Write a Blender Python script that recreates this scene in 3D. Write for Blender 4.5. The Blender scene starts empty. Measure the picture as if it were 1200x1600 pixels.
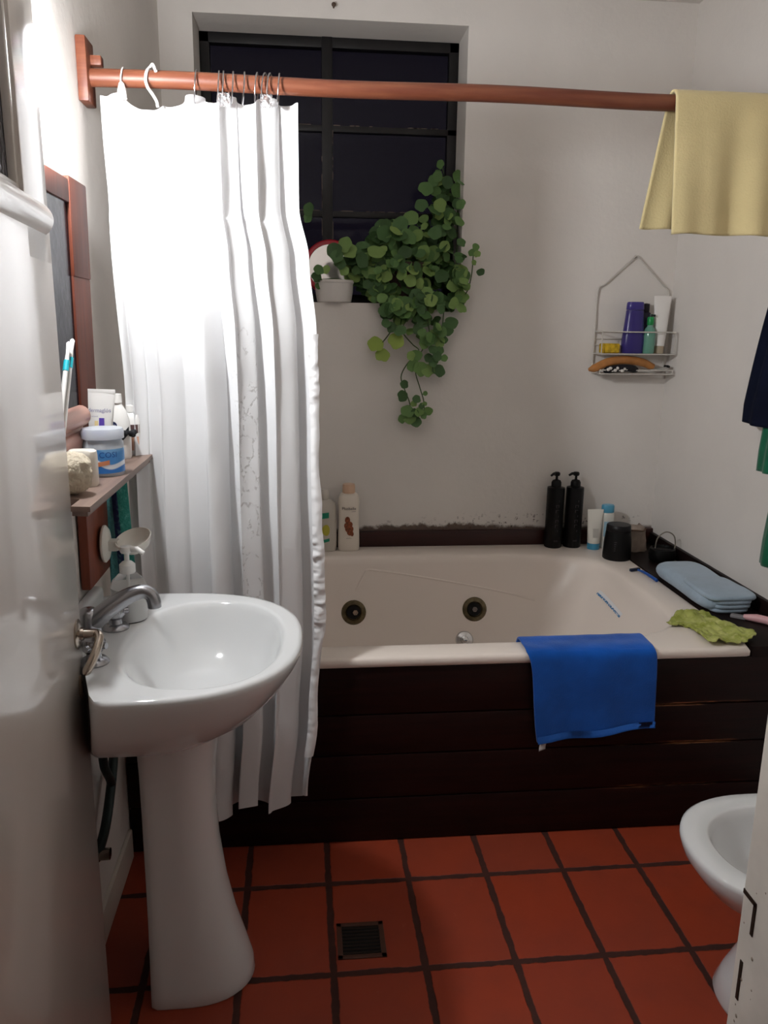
import bpy, bmesh, math, random
from math import sin, cos, pi, radians
from mathutils import Vector, Matrix, noise
from mathutils.bvhtree import BVHTree

scn = bpy.context.scene
COL = scn.collection
rnd = random.Random(7)

# ------------------------------------------------------------------ camera
CAMH = 1.40
cam_d = bpy.data.cameras.new('camera')
cam = bpy.data.objects.new('camera', cam_d)
COL.objects.link(cam)
PITCH, YAW, ROLL, FPX = 0.2288, 0.1002, 0.0130, 1240.1
_f = Vector((sin(YAW) * cos(PITCH), cos(YAW) * cos(PITCH), -sin(PITCH)))
_r = Vector((cos(YAW), -sin(YAW), 0))
_u = _r.cross(_f)
_R = cos(ROLL) * _r + sin(ROLL) * _u
_U = -sin(ROLL) * _r + cos(ROLL) * _u
cam.matrix_world = Matrix(((_R.x, _U.x, -_f.x, 0), (_R.y, _U.y, -_f.y, 0), (_R.z, _U.z, -_f.z, CAMH), (0, 0, 0, 1)))
cam_d.sensor_fit = 'HORIZONTAL'
cam_d.sensor_width = 36.0
cam_d.lens = FPX / 1200.0 * 36.0
cam_d.clip_start = 0.02
scn.camera = cam

# ------------------------------------------------------------------ light and exposure
scn.view_settings.view_transform = 'Standard'
scn.view_settings.look = 'None'
scn.view_settings.gamma = 1.0
scn.view_settings.use_curve_mapping = False
scn.view_settings.exposure = 0.0
world = bpy.data.worlds.new('night')
scn.world = world
world.use_nodes = True
world.node_tree.nodes['Background'].inputs[0].default_value = (0.005, 0.0042, 0.0072, 1)
world.node_tree.nodes['Background'].inputs[1].default_value = 1.0
LAMP_POS = Vector((-0.428, 1.50, 1.815))
LAMP_EMIT = 450.0
LAMP_COL = (0.955, 0.978, 1.0, 1)
hall = bpy.data.lights.new('hall_fill', 'POINT')  # unseen fill light added in the hall to lift the door and jamb
hall.energy = 0.7
hall.color = (1.0, 0.90, 0.80)
hall.shadow_soft_size = 0.15
hall_o = bpy.data.objects.new('hall_fill', hall)
hall_o.location = (0.35, -0.7, 2.3)
COL.objects.link(hall_o)

# ------------------------------------------------------------------ helpers: colour and materials
def lin(c):
    if isinstance(c, str):
        c = c.lstrip('#')
        c = [int(c[i:i + 2], 16) / 255 for i in (0, 2, 4)]
    return tuple((x / 12.92 if x <= 0.04045 else ((x + 0.055) / 1.055) ** 2.4) for x in c) + (1.0,)

def new_mat(name):
    m = bpy.data.materials.new(name)
    m.use_nodes = True
    t = m.node_tree
    return m, t, t.nodes['Principled BSDF'], t.nodes['Material Output']

def nd(t, kind, **ins):
    n = t.nodes.new(kind)
    for k, v in ins.items():
        k = k.replace('_', ' ')
        if k in n.inputs:
            if hasattr(v, 'is_linked') or isinstance(v, bpy.types.NodeSocket):
                t.links.new(v, n.inputs[k])
            else:
                n.inputs[k].default_value = v
    return n

def mth(t, op, a, b=None, c=None, clamp=False):
    n = t.nodes.new('ShaderNodeMath')
    n.operation = op
    n.use_clamp = clamp
    for i, v in enumerate((a, b, c)):
        if v is None:
            continue
        if isinstance(v, bpy.types.NodeSocket):
            t.links.new(v, n.inputs[i])
        else:
            n.inputs[i].default_value = v
    return n.outputs[0]

def sstep(t, x, lo, hi):
    n = t.nodes.new('ShaderNodeMapRange')
    n.interpolation_type = 'SMOOTHSTEP'
    t.links.new(x, n.inputs[0])
    n.inputs[1].default_value = lo
    n.inputs[2].default_value = hi
    return n.outputs[0]

def mixc(t, fac, a, b):
    n = t.nodes.new('ShaderNodeMix')
    n.data_type = 'RGBA'
    for i, v in ((0, fac), (6, a), (7, b)):
        if isinstance(v, bpy.types.NodeSocket):
            t.links.new(v, n.inputs[i])
        else:
            n.inputs[i].default_value = v
    return n.outputs[2]

def pos_xyz(t, obj=False):
    if obj:
        g = t.nodes.new('ShaderNodeTexCoord').outputs['Object']
    else:
        g = t.nodes.new('ShaderNodeNewGeometry').outputs['Position']
    s = t.nodes.new('ShaderNodeSeparateXYZ')
    t.links.new(g, s.inputs[0])
    return g, s.outputs[0], s.outputs[1], s.outputs[2]

def noise_tex(t, vec, scale, detail=3, rough=0.55):
    n = t.nodes.new('ShaderNodeTexNoise')
    t.links.new(vec, n.inputs['Vector'])
    n.inputs['Scale'].default_value = scale
    n.inputs['Detail'].default_value = detail
    n.inputs['Roughness'].default_value = rough
    return n.outputs['Fac']

def bump(t, b, h, strength=0.3, dist=0.01):
    n = t.nodes.new('ShaderNodeBump')
    n.inputs['Strength'].default_value = strength
    n.inputs['Distance'].default_value = dist
    t.links.new(h, n.inputs['Height'])
    t.links.new(n.outputs[0], b.inputs['Normal'])

def M(name, col, rough=0.5, metal=0.0, spec=0.5, nscale=0, nvar=0.0, bscale=0, bstr=0.0, bdist=0.003, trans=0.0, sss=0.0,
      sheen=0.0, coat=0.0, alpha=1.0, ior=1.45, emit=None):
    m, t, b, o = new_mat(name)
    c = lin(col)
    b.inputs['Base Color'].default_value = c
    b.inputs['Roughness'].default_value = rough
    b.inputs['Metallic'].default_value = metal
    b.inputs['Specular IOR Level'].default_value = spec
    b.inputs['Transmission Weight'].default_value = trans
    b.inputs['IOR'].default_value = ior
    b.inputs['Coat Weight'].default_value = coat
    b.inputs['Sheen Weight'].default_value = sheen
    b.inputs['Alpha'].default_value = alpha
    if sss:
        b.inputs['Subsurface Weight'].default_value = sss
        b.inputs['Subsurface Radius'].default_value = (0.01, 0.01, 0.01)
    if nscale or bscale:
        g = t.nodes.new('ShaderNodeTexCoord').outputs['Object']
    if nscale:
        f = noise_tex(t, g, nscale)
        dark = tuple(x * (1 - nvar) for x in c[:3]) + (1,)
        lite = tuple(min(1, x * (1 + nvar * 0.6)) for x in c[:3]) + (1,)
        t.links.new(mixc(t, sstep(t, f, 0.3, 0.7), dark, lite), b.inputs['Base Color'])
    if bscale:
        bump(t, b, noise_tex(t, g, bscale, 4), bstr, bdist)
    return m

# ------------------------------------------------------------------ helpers: geometry
class B:
    """collects shapes of one part in world coordinates"""
    def __init__(self):
        self.bm = bmesh.new()
        self.uv = None

    def _v(self, p, X=None):
        p = Vector(p)
        return self.bm.verts.new(X @ p if X is not None else p)

    def box(self, lo, hi, bev=0.0, X=None, seg=2):
        lo, hi = Vector(lo), Vector(hi)
        t = bmesh.new()
        bmesh.ops.create_cube(t, size=1.0)
        for v in t.verts:
            v.co = Vector((lo[i] + (v.co[i] + 0.5) * (hi[i] - lo[i]) for i in range(3)))
        if bev:
            bmesh.ops.bevel(t, geom=list(t.edges), offset=bev, segments=seg, profile=0.6, affect='EDGES')
        if X is not None:
            bmesh.ops.transform(t, matrix=X, verts=t.verts)
        self._merge(t)
        return self

    def _merge(self, t):
        me = bpy.data.meshes.new('tmp')
        t.to_mesh(me)
        t.free()
        self.bm.from_mesh(me)
        bpy.data.meshes.remove(me)

    def loft(self, loops, cap0=False, cap1=False, X=None, closed=True):
        rows = [[self._v(p, X) for p in L] for L in loops]
        n = len(rows[0])
        for a, b in zip(rows[:-1], rows[1:]):
            for i in range(n if closed else n - 1):
                j = (i + 1) % n
                self.bm.faces.new((a[i], a[j], b[j], b[i]))
        if cap0:
            self.bm.faces.new(list(reversed(rows[0])))
        if cap1:
            self.bm.faces.new(rows[-1])
        return self

    def lathe(self, prof, c=(0, 0, 0), seg=32, X=None, sx=1.0, sy=1.0, cap0=True, cap1=True):
        c = Vector(c)
        loops = []
        for r, z in prof:
            loops.append([c + Vector((sx * r * cos(2 * pi * i / seg), sy * r * sin(2 * pi * i / seg), z)) for i in range(seg)])
        return self.loft(loops, cap0, cap1, X)

    def tube(self, pts, r, seg=10, caps=True, X=None, closed=False):
        pts = [Vector(p) for p in pts]
        n = len(pts)
        rr = r if isinstance(r, (list, tuple)) else [r] * n
        loops = []
        up = None
        for i, p in enumerate(pts):
            if closed:
                d = pts[(i + 1) % n] - pts[i - 1]
            else:
                d = pts[min(i + 1, n - 1)] - pts[max(i - 1, 0)]
            d.normalize()
            if up is None:
                up = d.orthogonal().normalized()
            up = (up - d * up.dot(d))
            up.normalize()
            s = d.cross(up)
            loops.append([p + rr[i] * (cos(2 * pi * k / seg) * up + sin(2 * pi * k / seg) * s) for k in range(seg)])
        if closed:
            loops.append(loops[0])
            return self.loft(loops, False, False, X)
        return self.loft(loops, caps, caps, X)

    def grid(self, fn, nu, nv, X=None, uv=False):
        rows = [[self._v(fn(i / nu, j / nv), X) for i in range(nu + 1)] for j in range(nv + 1)]
        lay = self.bm.loops.layers.uv.new('UVMap') if uv else None
        for j in range(nv):
            for i in range(nu):
                f = self.bm.faces.new((rows[j][i], rows[j][i + 1], rows[j + 1][i + 1], rows[j + 1][i]))
                if lay:
                    for l, (a, b) in zip(f.loops, ((i, j), (i + 1, j), (i + 1, j + 1), (i, j + 1))):
                        l[lay].uv = (a / nu, b / nv)
        return self

    def mesh(self, me):
        self.bm.from_mesh(me)
        return self

    def sphere(self, c, r, sx=1, sy=1, sz=1, seg=20, X=None):
        n = seg // 2
        prof = [(max(1e-4, r * sin(pi * k / n)), -r * cos(pi * k / n) * sz) for k in range(n + 1)]
        return self.lathe(prof, c, seg, X, sx, sy, True, True)

    def done(self, name, mat, parent=None, smooth=True, angle=40, loc=None, solid=0.0, sub=0, weld=True, soff=0.0):
        bm = self.bm
        if weld:
            bmesh.ops.remove_doubles(bm, verts=bm.verts, dist=1e-6)
        bmesh.ops.recalc_face_normals(bm, faces=bm.faces)
        org = Vector(loc) if loc is not None else Vector((0, 0, 0))
        if parent is not None:
            q = parent
            while q is not None:
                org = org + q.location
                q = q.parent
            loc = None
        for v in bm.verts:
            v.co -= org
        me = bpy.data.meshes.new(name)
        bm.to_mesh(me)
        bm.free()
        o = bpy.data.objects.new(name, me)
        COL.objects.link(o)
        if loc is not None:
            o.location = loc
        if parent is not None:
            o.parent = parent
        me.materials.append(mat)
        if smooth:
            for p in me.polygons:
                p.use_smooth = True
            me.set_sharp_from_angle(angle=radians(angle))
        if solid:
            s = o.modifiers.new('thickness', 'SOLIDIFY')
            s.thickness = solid
            s.offset = soff
        if sub:
            s = o.modifiers.new('subdivision', 'SUBSURF')
            s.levels = sub
            s.render_levels = sub
        return o

def tag(o, label, cat, group=None, kind=None):
    if label:
        o['label'] = label
    if cat:
        o['category'] = cat
    if group:
        o['group'] = group
    if kind:
        o['kind'] = kind
    return o

def thing(name, label, cat, loc, group=None, kind=None):
    o = bpy.data.objects.new(name, None)
    COL.objects.link(o)
    o.empty_display_size = 0.05
    o.location = loc
    return tag(o, label, cat, group, kind)

def struct(o, label, cat='room'):
    return tag(o, label, cat, None, 'structure')

def text_mesh(s, size, align='CENTER', extr=0.0):
    cu = bpy.data.curves.new('txt', 'FONT')
    cu.body = s
    cu.size = size
    cu.align_x = align
    cu.extrude = extr
    cu.resolution_u = 2
    o = bpy.data.objects.new('txt', cu)
    COL.objects.link(o)
    bpy.context.view_layer.update()
    dg = bpy.context.evaluated_depsgraph_get()
    me = bpy.data.meshes.new_from_object(o.evaluated_get(dg))
    bpy.data.objects.remove(o)
    bpy.data.curves.remove(cu)
    return me

def text_on(b, s, size, fn, align='CENTER'):
    """adds lettering to builder b; fn maps the flat letter position to the surface"""
    me = text_mesh(s, size, align)
    t = bmesh.new()
    t.from_mesh(me)
    bmesh.ops.subdivide_edges(t, edges=[e for e in t.edges if e.calc_length() > size * 0.2], cuts=2)
    for v in t.verts:
        v.co = Vector(fn(v.co.x, v.co.y))
    b._merge(t)
    bpy.data.meshes.remove(me)

def spline(pts, n):
    """Catmull-Rom through points"""
    P = [Vector(p) for p in pts]
    P = [P[0] * 2 - P[1]] + P + [P[-1] * 2 - P[-2]]
    out = []
    segs = len(P) - 3
    for k in range(n + 1):
        x = k / n * segs
        i = min(int(x), segs - 1)
        t = x - i
        a, b, c, d = P[i], P[i + 1], P[i + 2], P[i + 3]
        out.append(0.5 * ((2 * b) + (c - a) * t + (2 * a - 5 * b + 4 * c - d) * t * t + (3 * b - a - 3 * c + d) * t ** 3))
    return out

def oval(prof, c, sx, sy, N=40, n=2.4):
    loops = []
    for r, z in prof:
        L = []
        for k in range(N):
            th = 2 * pi * k / N
            cc, s = cos(th), sin(th)
            q = (abs(cc) ** n + abs(s) ** n) ** (-1 / n)
            L.append((c[0] + sx * r * q * cc, c[1] + sy * r * q * s, c[2] + z))
        loops.append(L)
    return loops

def lerp(a, b, t):
    return a + (b - a) * t

def interp(tab, x):
    if x <= tab[0][0]:
        return tab[0][1]
    for (a, va), (b, vb) in zip(tab[:-1], tab[1:]):
        if x <= b:
            t = (x - a) / (b - a)
            t = t * t * (3 - 2 * t)
            return va + (vb - va) * t
    return tab[-1][1]

def nz(x, y=0.0, z=0.0):
    return noise.noise(Vector((x, y, z)))

# ------------------------------------------------------------------ room dimensions
XL, XR, YB, ZC = -0.483, 1.415, 3.05, 2.54
YF0, YF1 = 0.50, 0.62          # door wall
YT = 1.945                     # front of the bath panel
ZT = 0.552                     # bath rim

# ------------------------------------------------------------------ materials of the room
def wall_material(name, col, mold=False):
    m, t, b, o = new_mat(name)
    g, x, y, z = pos_xyz(t)
    c = lin(col)
    f = noise_tex(t, g, 2.3, 4)
    base = mixc(t, sstep(t, f, 0.25, 0.75), tuple(v * 0.93 for v in c[:3]) + (1,), c)
    if mold:
        n1 = noise_tex(t, g, 16, 6, 0.65)
        n2 = noise_tex(t, g, 3.5, 2)
        n3 = noise_tex(t, g, 70, 3)
        # mould creeping up from the wooden strip, strongest between x=.2 and .75
        h = mth(t, 'SUBTRACT', z, 0.617)
        reach = mth(t, 'MULTIPLY_ADD', n1, 0.10, -0.028)
        inx = mth(t, 'MULTIPLY', sstep(t, x, 0.12, 0.35), mth(t, 'SUBTRACT', 1.0, sstep(t, x, 0.62, 1.0)))
        reach = mth(t, 'MULTIPLY', reach, mth(t, 'MULTIPLY_ADD', inx, 0.75, 0.2))
        k = mth(t, 'SUBTRACT', reach, h)
        mask = sstep(t, k, -0.004, 0.012)
        spots = mth(t, 'MULTIPLY', sstep(t, n3, 0.60, 0.68), mth(t, 'SUBTRACT', 1.0, sstep(t, h, 0.03, 0.075)))
        spots = mth(t, 'MULTIPLY', spots, sstep(t, n2, 0.45, 0.6))
        mcol = mixc(t, n3, lin('#2a1c14'), lin('#6a4a34'))
        base = mixc(t, mth(t, 'MULTIPLY', mask, 0.9), base, mcol)
        base = mixc(t, mth(t, 'MULTIPLY', spots, 0.8), base, lin('#3c2c22'))
    t.links.new(base, b.inputs['Base Color'])
    b.inputs['Roughness'].default_value = 0.75
    b.inputs['Specular IOR Level'].default_value = 0.25
    h = mth(t, 'ADD', noise_tex(t, g, 9, 4), mth(t, 'MULTIPLY', noise_tex(t, g, 60, 3), 0.25))
    bump(t, b, h, 0.25, 0.01)
    return m

m_wall = wall_material('wall paint', '#e6e0da')
m_wall_b = wall_material('wall paint with mould', '#e6e0da', True)
m_ceil = wall_material('ceiling paint', '#e2dcd6')

def floor_material():
    m, t, b, o = new_mat('terracotta tiles')
    g, x, y, z = pos_xyz(t)
    a = 0.0071
    w1 = mth(t, 'MULTIPLY_ADD', noise_tex(t, g, 22, 3), 0.010, -0.005)
    w2 = mth(t, 'MULTIPLY_ADD', noise_tex(t, g, 27, 3), 0.010, -0.005)
    xr = mth(t, 'ADD', mth(t, 'SUBTRACT', x, 0.0503), mth(t, 'MULTIPLY', mth(t, 'SUBTRACT', y, 1.4836), a))
    yr = mth(t, 'SUBTRACT', mth(t, 'SUBTRACT', y, 1.4836), mth(t, 'MULTIPLY', mth(t, 'SUBTRACT', x, 0.0503), a))
    tx = mth(t, 'DIVIDE', xr, 0.2072)
    ty = mth(t, 'DIVIDE', yr, 0.2953)
    ix, iy = mth(t, 'FLOOR', tx), mth(t, 'FLOOR', ty)
    fx, fy = mth(t, 'FRACT', tx), mth(t, 'FRACT', ty)
    dx = mth(t, 'MULTIPLY', mth(t, 'MINIMUM', fx, mth(t, 'SUBTRACT', 1.0, fx)), 0.2072)
    dy = mth(t, 'MULTIPLY', mth(t, 'MINIMUM', fy, mth(t, 'SUBTRACT', 1.0, fy)), 0.2953)
    d = mth(t, 'MINIMUM', mth(t, 'ADD', dx, w1), mth(t, 'ADD', dy, w2))
    tile = sstep(t, d, 0.0065, 0.0095)
    cv = t.nodes.new('ShaderNodeCombineXYZ')
    t.links.new(ix, cv.inputs[0])
    t.links.new(iy, cv.inputs[1])
    wn = t.nodes.new('ShaderNodeTexWhiteNoise')
    t.links.new(cv.outputs[0], wn.inputs['Vector'])
    r = wn.outputs['Value']
    c = mixc(t, r, lin('#9a3b21'), lin('#8e3c28'))
    n = noise_tex(t, g, 7, 5, 0.6)
    c = mixc(t, mth(t, 'MULTIPLY', sstep(t, n, 0.35, 0.8), 0.45), c, lin('#7c3526'))
    n2 = noise_tex(t, g, 30, 4, 0.7)
    c = mixc(t, mth(t, 'MULTIPLY', sstep(t, n2, 0.62, 0.8), 0.25), c, lin('#a86c52'))
    c = mixc(t, tile, mixc(t, n2, lin('#2c1410'), lin('#4a261c')), c)
    t.links.new(c, b.inputs['Base Color'])
    rr = mth(t, 'MULTIPLY_ADD', n, 0.35, 0.28)
    t.links.new(mth(t, 'ADD', rr, mth(t, 'MULTIPLY', mth(t, 'SUBTRACT', 1.0, tile), 0.3)), b.inputs['Roughness'])
    b.inputs['Specular IOR Level'].default_value = 0.35
    h = mth(t, 'ADD', tile, mth(t, 'MULTIPLY', n, 0.35))
    bump(t, b, h, 0.5, 0.004)
    return m

def wood_material(name, c0, c1, axis='x', rough=0.4, scale=6.0, scuff=None, spec=0.4):
    m, t, b, o = new_mat(name)
    g, x, y, z = pos_xyz(t)
    mp = t.nodes.new('ShaderNodeMapping')
    t.links.new(g, mp.inputs[0])
    s = {'x': (0.12, 1.6, 1.6), 'y': (1.6, 0.12, 1.6), 'z': (1.6, 1.6, 0.12)}[axis]
    mp.inputs['Scale'].default_value = s
    n = noise_tex(t, mp.outputs[0], scale * 8, 5, 0.6)
    n2 = noise_tex(t, g, 4, 3)
    c = mixc(t, sstep(t, n, 0.3, 0.7), lin(c0), lin(c1))
    if scuff:
        zs, xlo, col = scuff
        nn = noise_tex(t, mp.outputs[0], 60, 4, 0.7)
        tot = None
        for zz in zs:
            near = mth(t, 'SUBTRACT', 1.0, sstep(t, mth(t, 'ABSOLUTE', mth(t, 'SUBTRACT', z, zz)), 0.0015, 0.008))
            tot = near if tot is None else mth(t, 'MAXIMUM', tot, near)
        k = mth(t, 'MULTIPLY', tot, sstep(t, nn, 0.47, 0.60))
        k = mth(t, 'MULTIPLY', k, mth(t, 'MULTIPLY', sstep(t, x, xlo, xlo + 0.2), mth(t, 'SUBTRACT', 1.0, sstep(t, x, 1.16, 1.27))))
        c = mixc(t, k, c, lin(col))
    t.links.new(c, b.inputs['Base Color'])
    b.inputs['Roughness'].default_value = rough
    b.inputs['Specular IOR Level'].default_value = spec
    bump(t, b, n, 0.2, 0.002)
    return m

m_floor = floor_material()
m_darkwood = wood_material('dark stained planks', '#160706', '#210c09', 'x', 0.45, 5, ((0.136, 0.268, 0.387), 0.80, '#a06a46'), 0.22)
m_ledge = wood_material('dark stained ledge wood', '#130908', '#1b0d0b', 'y', 0.5, 5, None, 0.2)
m_darktrim = wood_material('dark stained trim', '#2a1210', '#361714', 'x', 0.35, 5)
m_rod = wood_material('reddish rod wood', '#78462f', '#602f20', 'x', 0.45, 4)
m_redwood = wood_material('red brown frame wood', '#62301f', '#54281b', 'z', 0.6, 4, None, 0.2)
m_shelf = wood_material('grey brown shelf wood', '#8a7468', '#76625a', 'y', 0.5, 4)
m_doorpaint = M('glossy cream door paint', '#d8d0c8', 0.35, nscale=3, nvar=0.05, bscale=7, bstr=0.05, bdist=0.01, spec=0.4, coat=1.0)
_b = m_doorpaint.node_tree.nodes['Principled BSDF']
_b.inputs['Coat Roughness'].default_value = 0.09
_b.inputs['Coat Weight'].default_value = 0.75
_b.inputs['Coat IOR'].default_value = 1.8
m_jamb = M('chipped jamb paint', '#d2cac0', 0.4, nscale=14, nvar=0.1, bscale=18, bstr=0.25, bdist=0.004)
m_ceramic = M('white glazed ceramic', '#dadbdb', 0.08, spec=0.5, coat=0.3)
m_tub = M('cream acrylic', '#ece0d6', 0.3, spec=0.5)
m_chrome = M('worn chrome', '#c8c8c8', 0.15, 1.0)
m_brass = M('aged steel', '#a89c90', 0.22, 1.0)
m_jetmetal = M('tarnished jet metal', '#6e644e', 0.3, 1.0, nscale=60, nvar=0.35)
m_black = M('black plastic', '#080708', 0.35, spec=0.3)
m_blackmat = M('matt black plastic', '#090809', 0.5, spec=0.25)
m_white = M('white plastic', '#e8e6e2', 0.3)
m_offwhite = M('cream plastic', '#ece8de', 0.35)
m_faucet = M('dull chrome', '#a4a4a8', 0.27, 1.0)
m_wire = M('white coated wire', '#c8c2ba', 0.4)
m_steel = M('steel ring', '#b0aeb0', 0.2, 1.0)
m_mirror = M('dark tarnished mirror glass', '#1c1a24', 0.18, 0.0, 0.06, bscale=9, bstr=0.25, bdist=0.01)
m_ink = M('dark ink', '#3a2a28', 0.6)
m_greyink = M('grey blue ink', '#8a88a8', 0.6)

# ------------------------------------------------------------------ room shell
b = B().box((XL - 0.2, -1.3, -0.1), (XR + 0.2, YB + 0.3, 0))
struct(b.done('floor', m_floor, smooth=False), 'terracotta tile floor with dark grout lines', 'floor')
b = B().box((XL - 0.2, -1.3, ZC), (XR + 0.2, YB + 0.3, ZC + 0.1))
struct(b.done('ceiling', m_ceil, smooth=False), 'plain white ceiling at the very top of the picture', 'ceiling')
b = B().box((XL - 0.12, -1.3, 0), (XL, YB, ZC))
struct(b.done('wall_left', m_wall, smooth=False), 'white left wall behind the basin and the lamp', 'wall')
b = B().box((XR, -1.3, 0), (XR + 0.12, YB, ZC))
struct(b.done('wall_right', m_wall, smooth=False), 'white right wall beside the bath', 'wall')
WX0, WX1, WZ0, WZ1 = -0.369, 0.583, 1.487, 2.431
b = B()
WT = 0.27
b.box((XL - 0.12, YB, 0), (XR + 0.12, YB + WT, WZ0))
b.box((XL - 0.12, YB, WZ1), (XR + 0.12, YB + WT, ZC))
b.box((XL - 0.12, YB, WZ0), (WX0, YB + WT, WZ1))
b.box((WX1, YB, WZ0), (XR + 0.12, YB + WT, WZ1))
struct(b.done('wall_back', m_wall_b, smooth=False), 'white back wall with the deep window and mould above the bath', 'wall')
b = B()
b.box((XL, YF0, 0), (-0.345, YF1, ZC))
b.box((0.47, YF0, 0), (XR, YF1, ZC))
b.box((-0.345, YF0, 2.06), (0.47, YF1, ZC))
struct(b.done('wall_front', m_wall, smooth=False), 'white wall around the bathroom doorway', 'wall')
b = B().box((XL, -1.3, 0), (XR, -1.2, ZC))
struct(b.done('wall_hall', m_wall, smooth=False), 'hall wall behind the viewer', 'wall')

# door jamb on the right with the strike recesses
b = B()
jx = 0.412
b.box((jx, YF0 - 0.02, 0), (0.475, YF1, 2.06), 0.004)
jamb = struct(b.done('trim_1', m_jamb), 'chipped cream door jamb at the right edge of the picture', 'trim')
m_strike = M('dark strike recess', '#3a2c24', 0.5, 0.6)
b = B()
b.box((jx - 0.0008, 0.5965, 0.848), (jx + 0.004, 0.6005, 0.882), 0, None)
b.bm.normal_update()
b.box((jx - 0.0008, 0.5965, 0.879), (jx + 0.004, 0.6185, 0.884), 0.0005)
b.done('strike_plate', m_strike, jamb)
b = B()
b.box((jx - 0.0008, 0.605, 0.768), (jx + 0.004, 0.6095, 0.812), 0.0005)
b.done('bolt_slot', m_strike, jamb)
b = B()
for k in range(16):
    yy, zz_ = rnd.uniform(0.585, 0.619), rnd.uniform(0.62, 0.95)
    b.sphere((jx + 0.0002, yy, zz_), rnd.uniform(0.0008, 0.0022), 0.4, 1, 1, 8)
tag(b.done('paint_chips', M('chipped paint spots', '#9a8a7c', 0.7), jamb), 'scattered chips in the paint', None, None, 'stuff')

# baseboard on the left wall
b = B().box((XL, 1.0, 0.0), (XL + 0.012, 1.93, 0.085), 0.004)
struct(b.done('baseboard_left', M('cream baseboard', '#d8cdc2', 0.4)), 'cream baseboard low on the left wall behind the basin', 'baseboard')

# back strip behind the bath and the strip along the right wall
b = B().box((XL, 3.028, ZT - 0.02), (XR, YB, 0.612), 0.005)
struct(b.done('trim_2', m_darktrim), 'dark wooden strip between the bath and the back wall', 'trim')
b = B().box((XR - 0.016, YT, ZT - 0.02), (XR, 3.028, 0.597), 0.004)
struct(b.done('trim_3', m_ledge), 'dark wooden strip along the right wall above the ledge', 'trim')

# ------------------------------------------------------------------ window
m_winframe = M('dark window iron', '#100c0e', 0.5, nscale=20, nvar=0.4, bscale=30, bstr=0.2)
m_glass, t_, b_, o_ = new_mat('night window glass')
b_.inputs['Base Color'].default_value = (0.9, 0.9, 0.95, 1)
b_.inputs['Roughness'].default_value = 0.03
b_.inputs['Transmission Weight'].default_value = 1.0
b_.inputs['IOR'].default_value = 1.15
WY = 3.225
b = B()
fw = 0.036
b.box((WX0, WY, WZ0), (WX0 + fw, WY + 0.04, WZ1), 0.003)
b.box((WX1 - fw, WY, WZ0), (WX1, WY + 0.04, WZ1), 0.003)
b.box((WX0, WY, WZ1 - fw), (WX1, WY + 0.04, WZ1), 0.003)
b.box((WX0, WY, WZ0), (WX1, WY + 0.04, WZ0 + fw), 0.003)
b.box((0.072, WY - 0.004, WZ0), (0.112, WY + 0.04, WZ1), 0.003)
zz = [WZ0 + fw, 1.82, 2.122, WZ1 - fw]
for z in zz[1:3]:
    b.box((WX0, WY, z - 0.011), (WX1, WY + 0.035, z + 0.011), 0.002)
win = struct(b.done('window_1', m_winframe), 'dark metal framed window deep in the back wall at night', 'window')
for xa, xb in ((WX0 + fw, 0.072), (0.112, WX1 - fw)):
    for za, zb in zip(zz[:-1], zz[1:]):
        B().box((xa, WY + 0.014, za + 0.01), (xb, WY + 0.018, zb - 0.01)).done('pane', m_glass, win, smooth=False)
# worn putty along the glazing bars
b = B()
for z in zz[1:3]:
    for k in range(26):
        x0 = rnd.uniform(WX0 + 0.05, WX1 - 0.06)
        if 0.06 < x0 < 0.115:
            continue
        b.box((x0, WY - 0.0012, z + 0.010), (x0 + rnd.uniform(0.01, 0.035), WY + 0.002, z + 0.013))
for k in range(14):
    z0 = rnd.uniform(WZ0 + 0.1, 2.1)
    x0 = rnd.choice((0.070, 0.111))
    b.box((x0, WY - 0.003, z0), (x0 + 0.003, WY + 0.002, z0 + rnd.uniform(0.01, 0.05)))
b.done('putty', M('old putty', '#6a5c54', 0.8), win, smooth=False)

# ------------------------------------------------------------------ door leaf on the left
hx, hy = -0.336, 0.62
ex, ey = -0.407, 1.394
dv = Vector((ex - hx, ey - hy, 0))
DW = dv.length
dv.normalize()
dn = Vector((dv.y, -dv.x, 0))            # towards the room
DX = Matrix(((dv.x, dn.x, 0, hx), (dv.y, dn.y, 0, hy), (0, 0, 1, 0), (0, 0, 0, 1)))  # local x along the leaf, y out of its face
b = B()
b.box((0, -0.038, 0.01), (DW, 0, 1.546), 0.003, DX)
b.box((DW - 0.155, -0.038, 1.49), (DW, 0, 2.04), 0.003, DX)
b.box((0, -0.038, 1.49), (0.10, 0, 2.04), 0.004, DX)
b.box((0.10, -0.038, 1.94), (DW - 0.155, 0, 2.04), 0.004, DX)
door = struct(b.done('door_1', m_doorpaint), 'glossy cream painted door standing open at the left', 'door')
b = B()
nseg = 12
prof = [(0.0, 1.535)] + [(0.014 * sin(pi * k / nseg) ** 0.7 if 0 < k < nseg else 0.0, 1.535 + 0.045 * k / nseg) for k in range(nseg + 1)]
loops = []
for s in (0.0, DW - 0.034, DW - 0.026, DW - 0.02):
    sc = 1.0 if s <= DW - 0.03 else (0.75 if s < DW - 0.022 else 0.2)
    loops.append([(s, p[0] * sc, 1.5575 + (p[1] - 1.5575) * (0.85 + 0.15 * sc)) for p in prof])
b.loft(loops, True, True, DX)
b.done('moulding', m_doorpaint, door)
mg, t, bb, o = new_mat('pebbled glass')
bb.inputs['Base Color'].default_value = lin('#8c8a90')
bb.inputs['Roughness'].default_value = 0.12
bb.inputs['Transmission Weight'].default_value = 0.5
vo = t.nodes.new('ShaderNodeTexVoronoi')
vo.inputs['Scale'].default_value = 70
t.links.new(t.nodes.new('ShaderNodeTexCoord').outputs['Object'], vo.inputs['Vector'])
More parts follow.
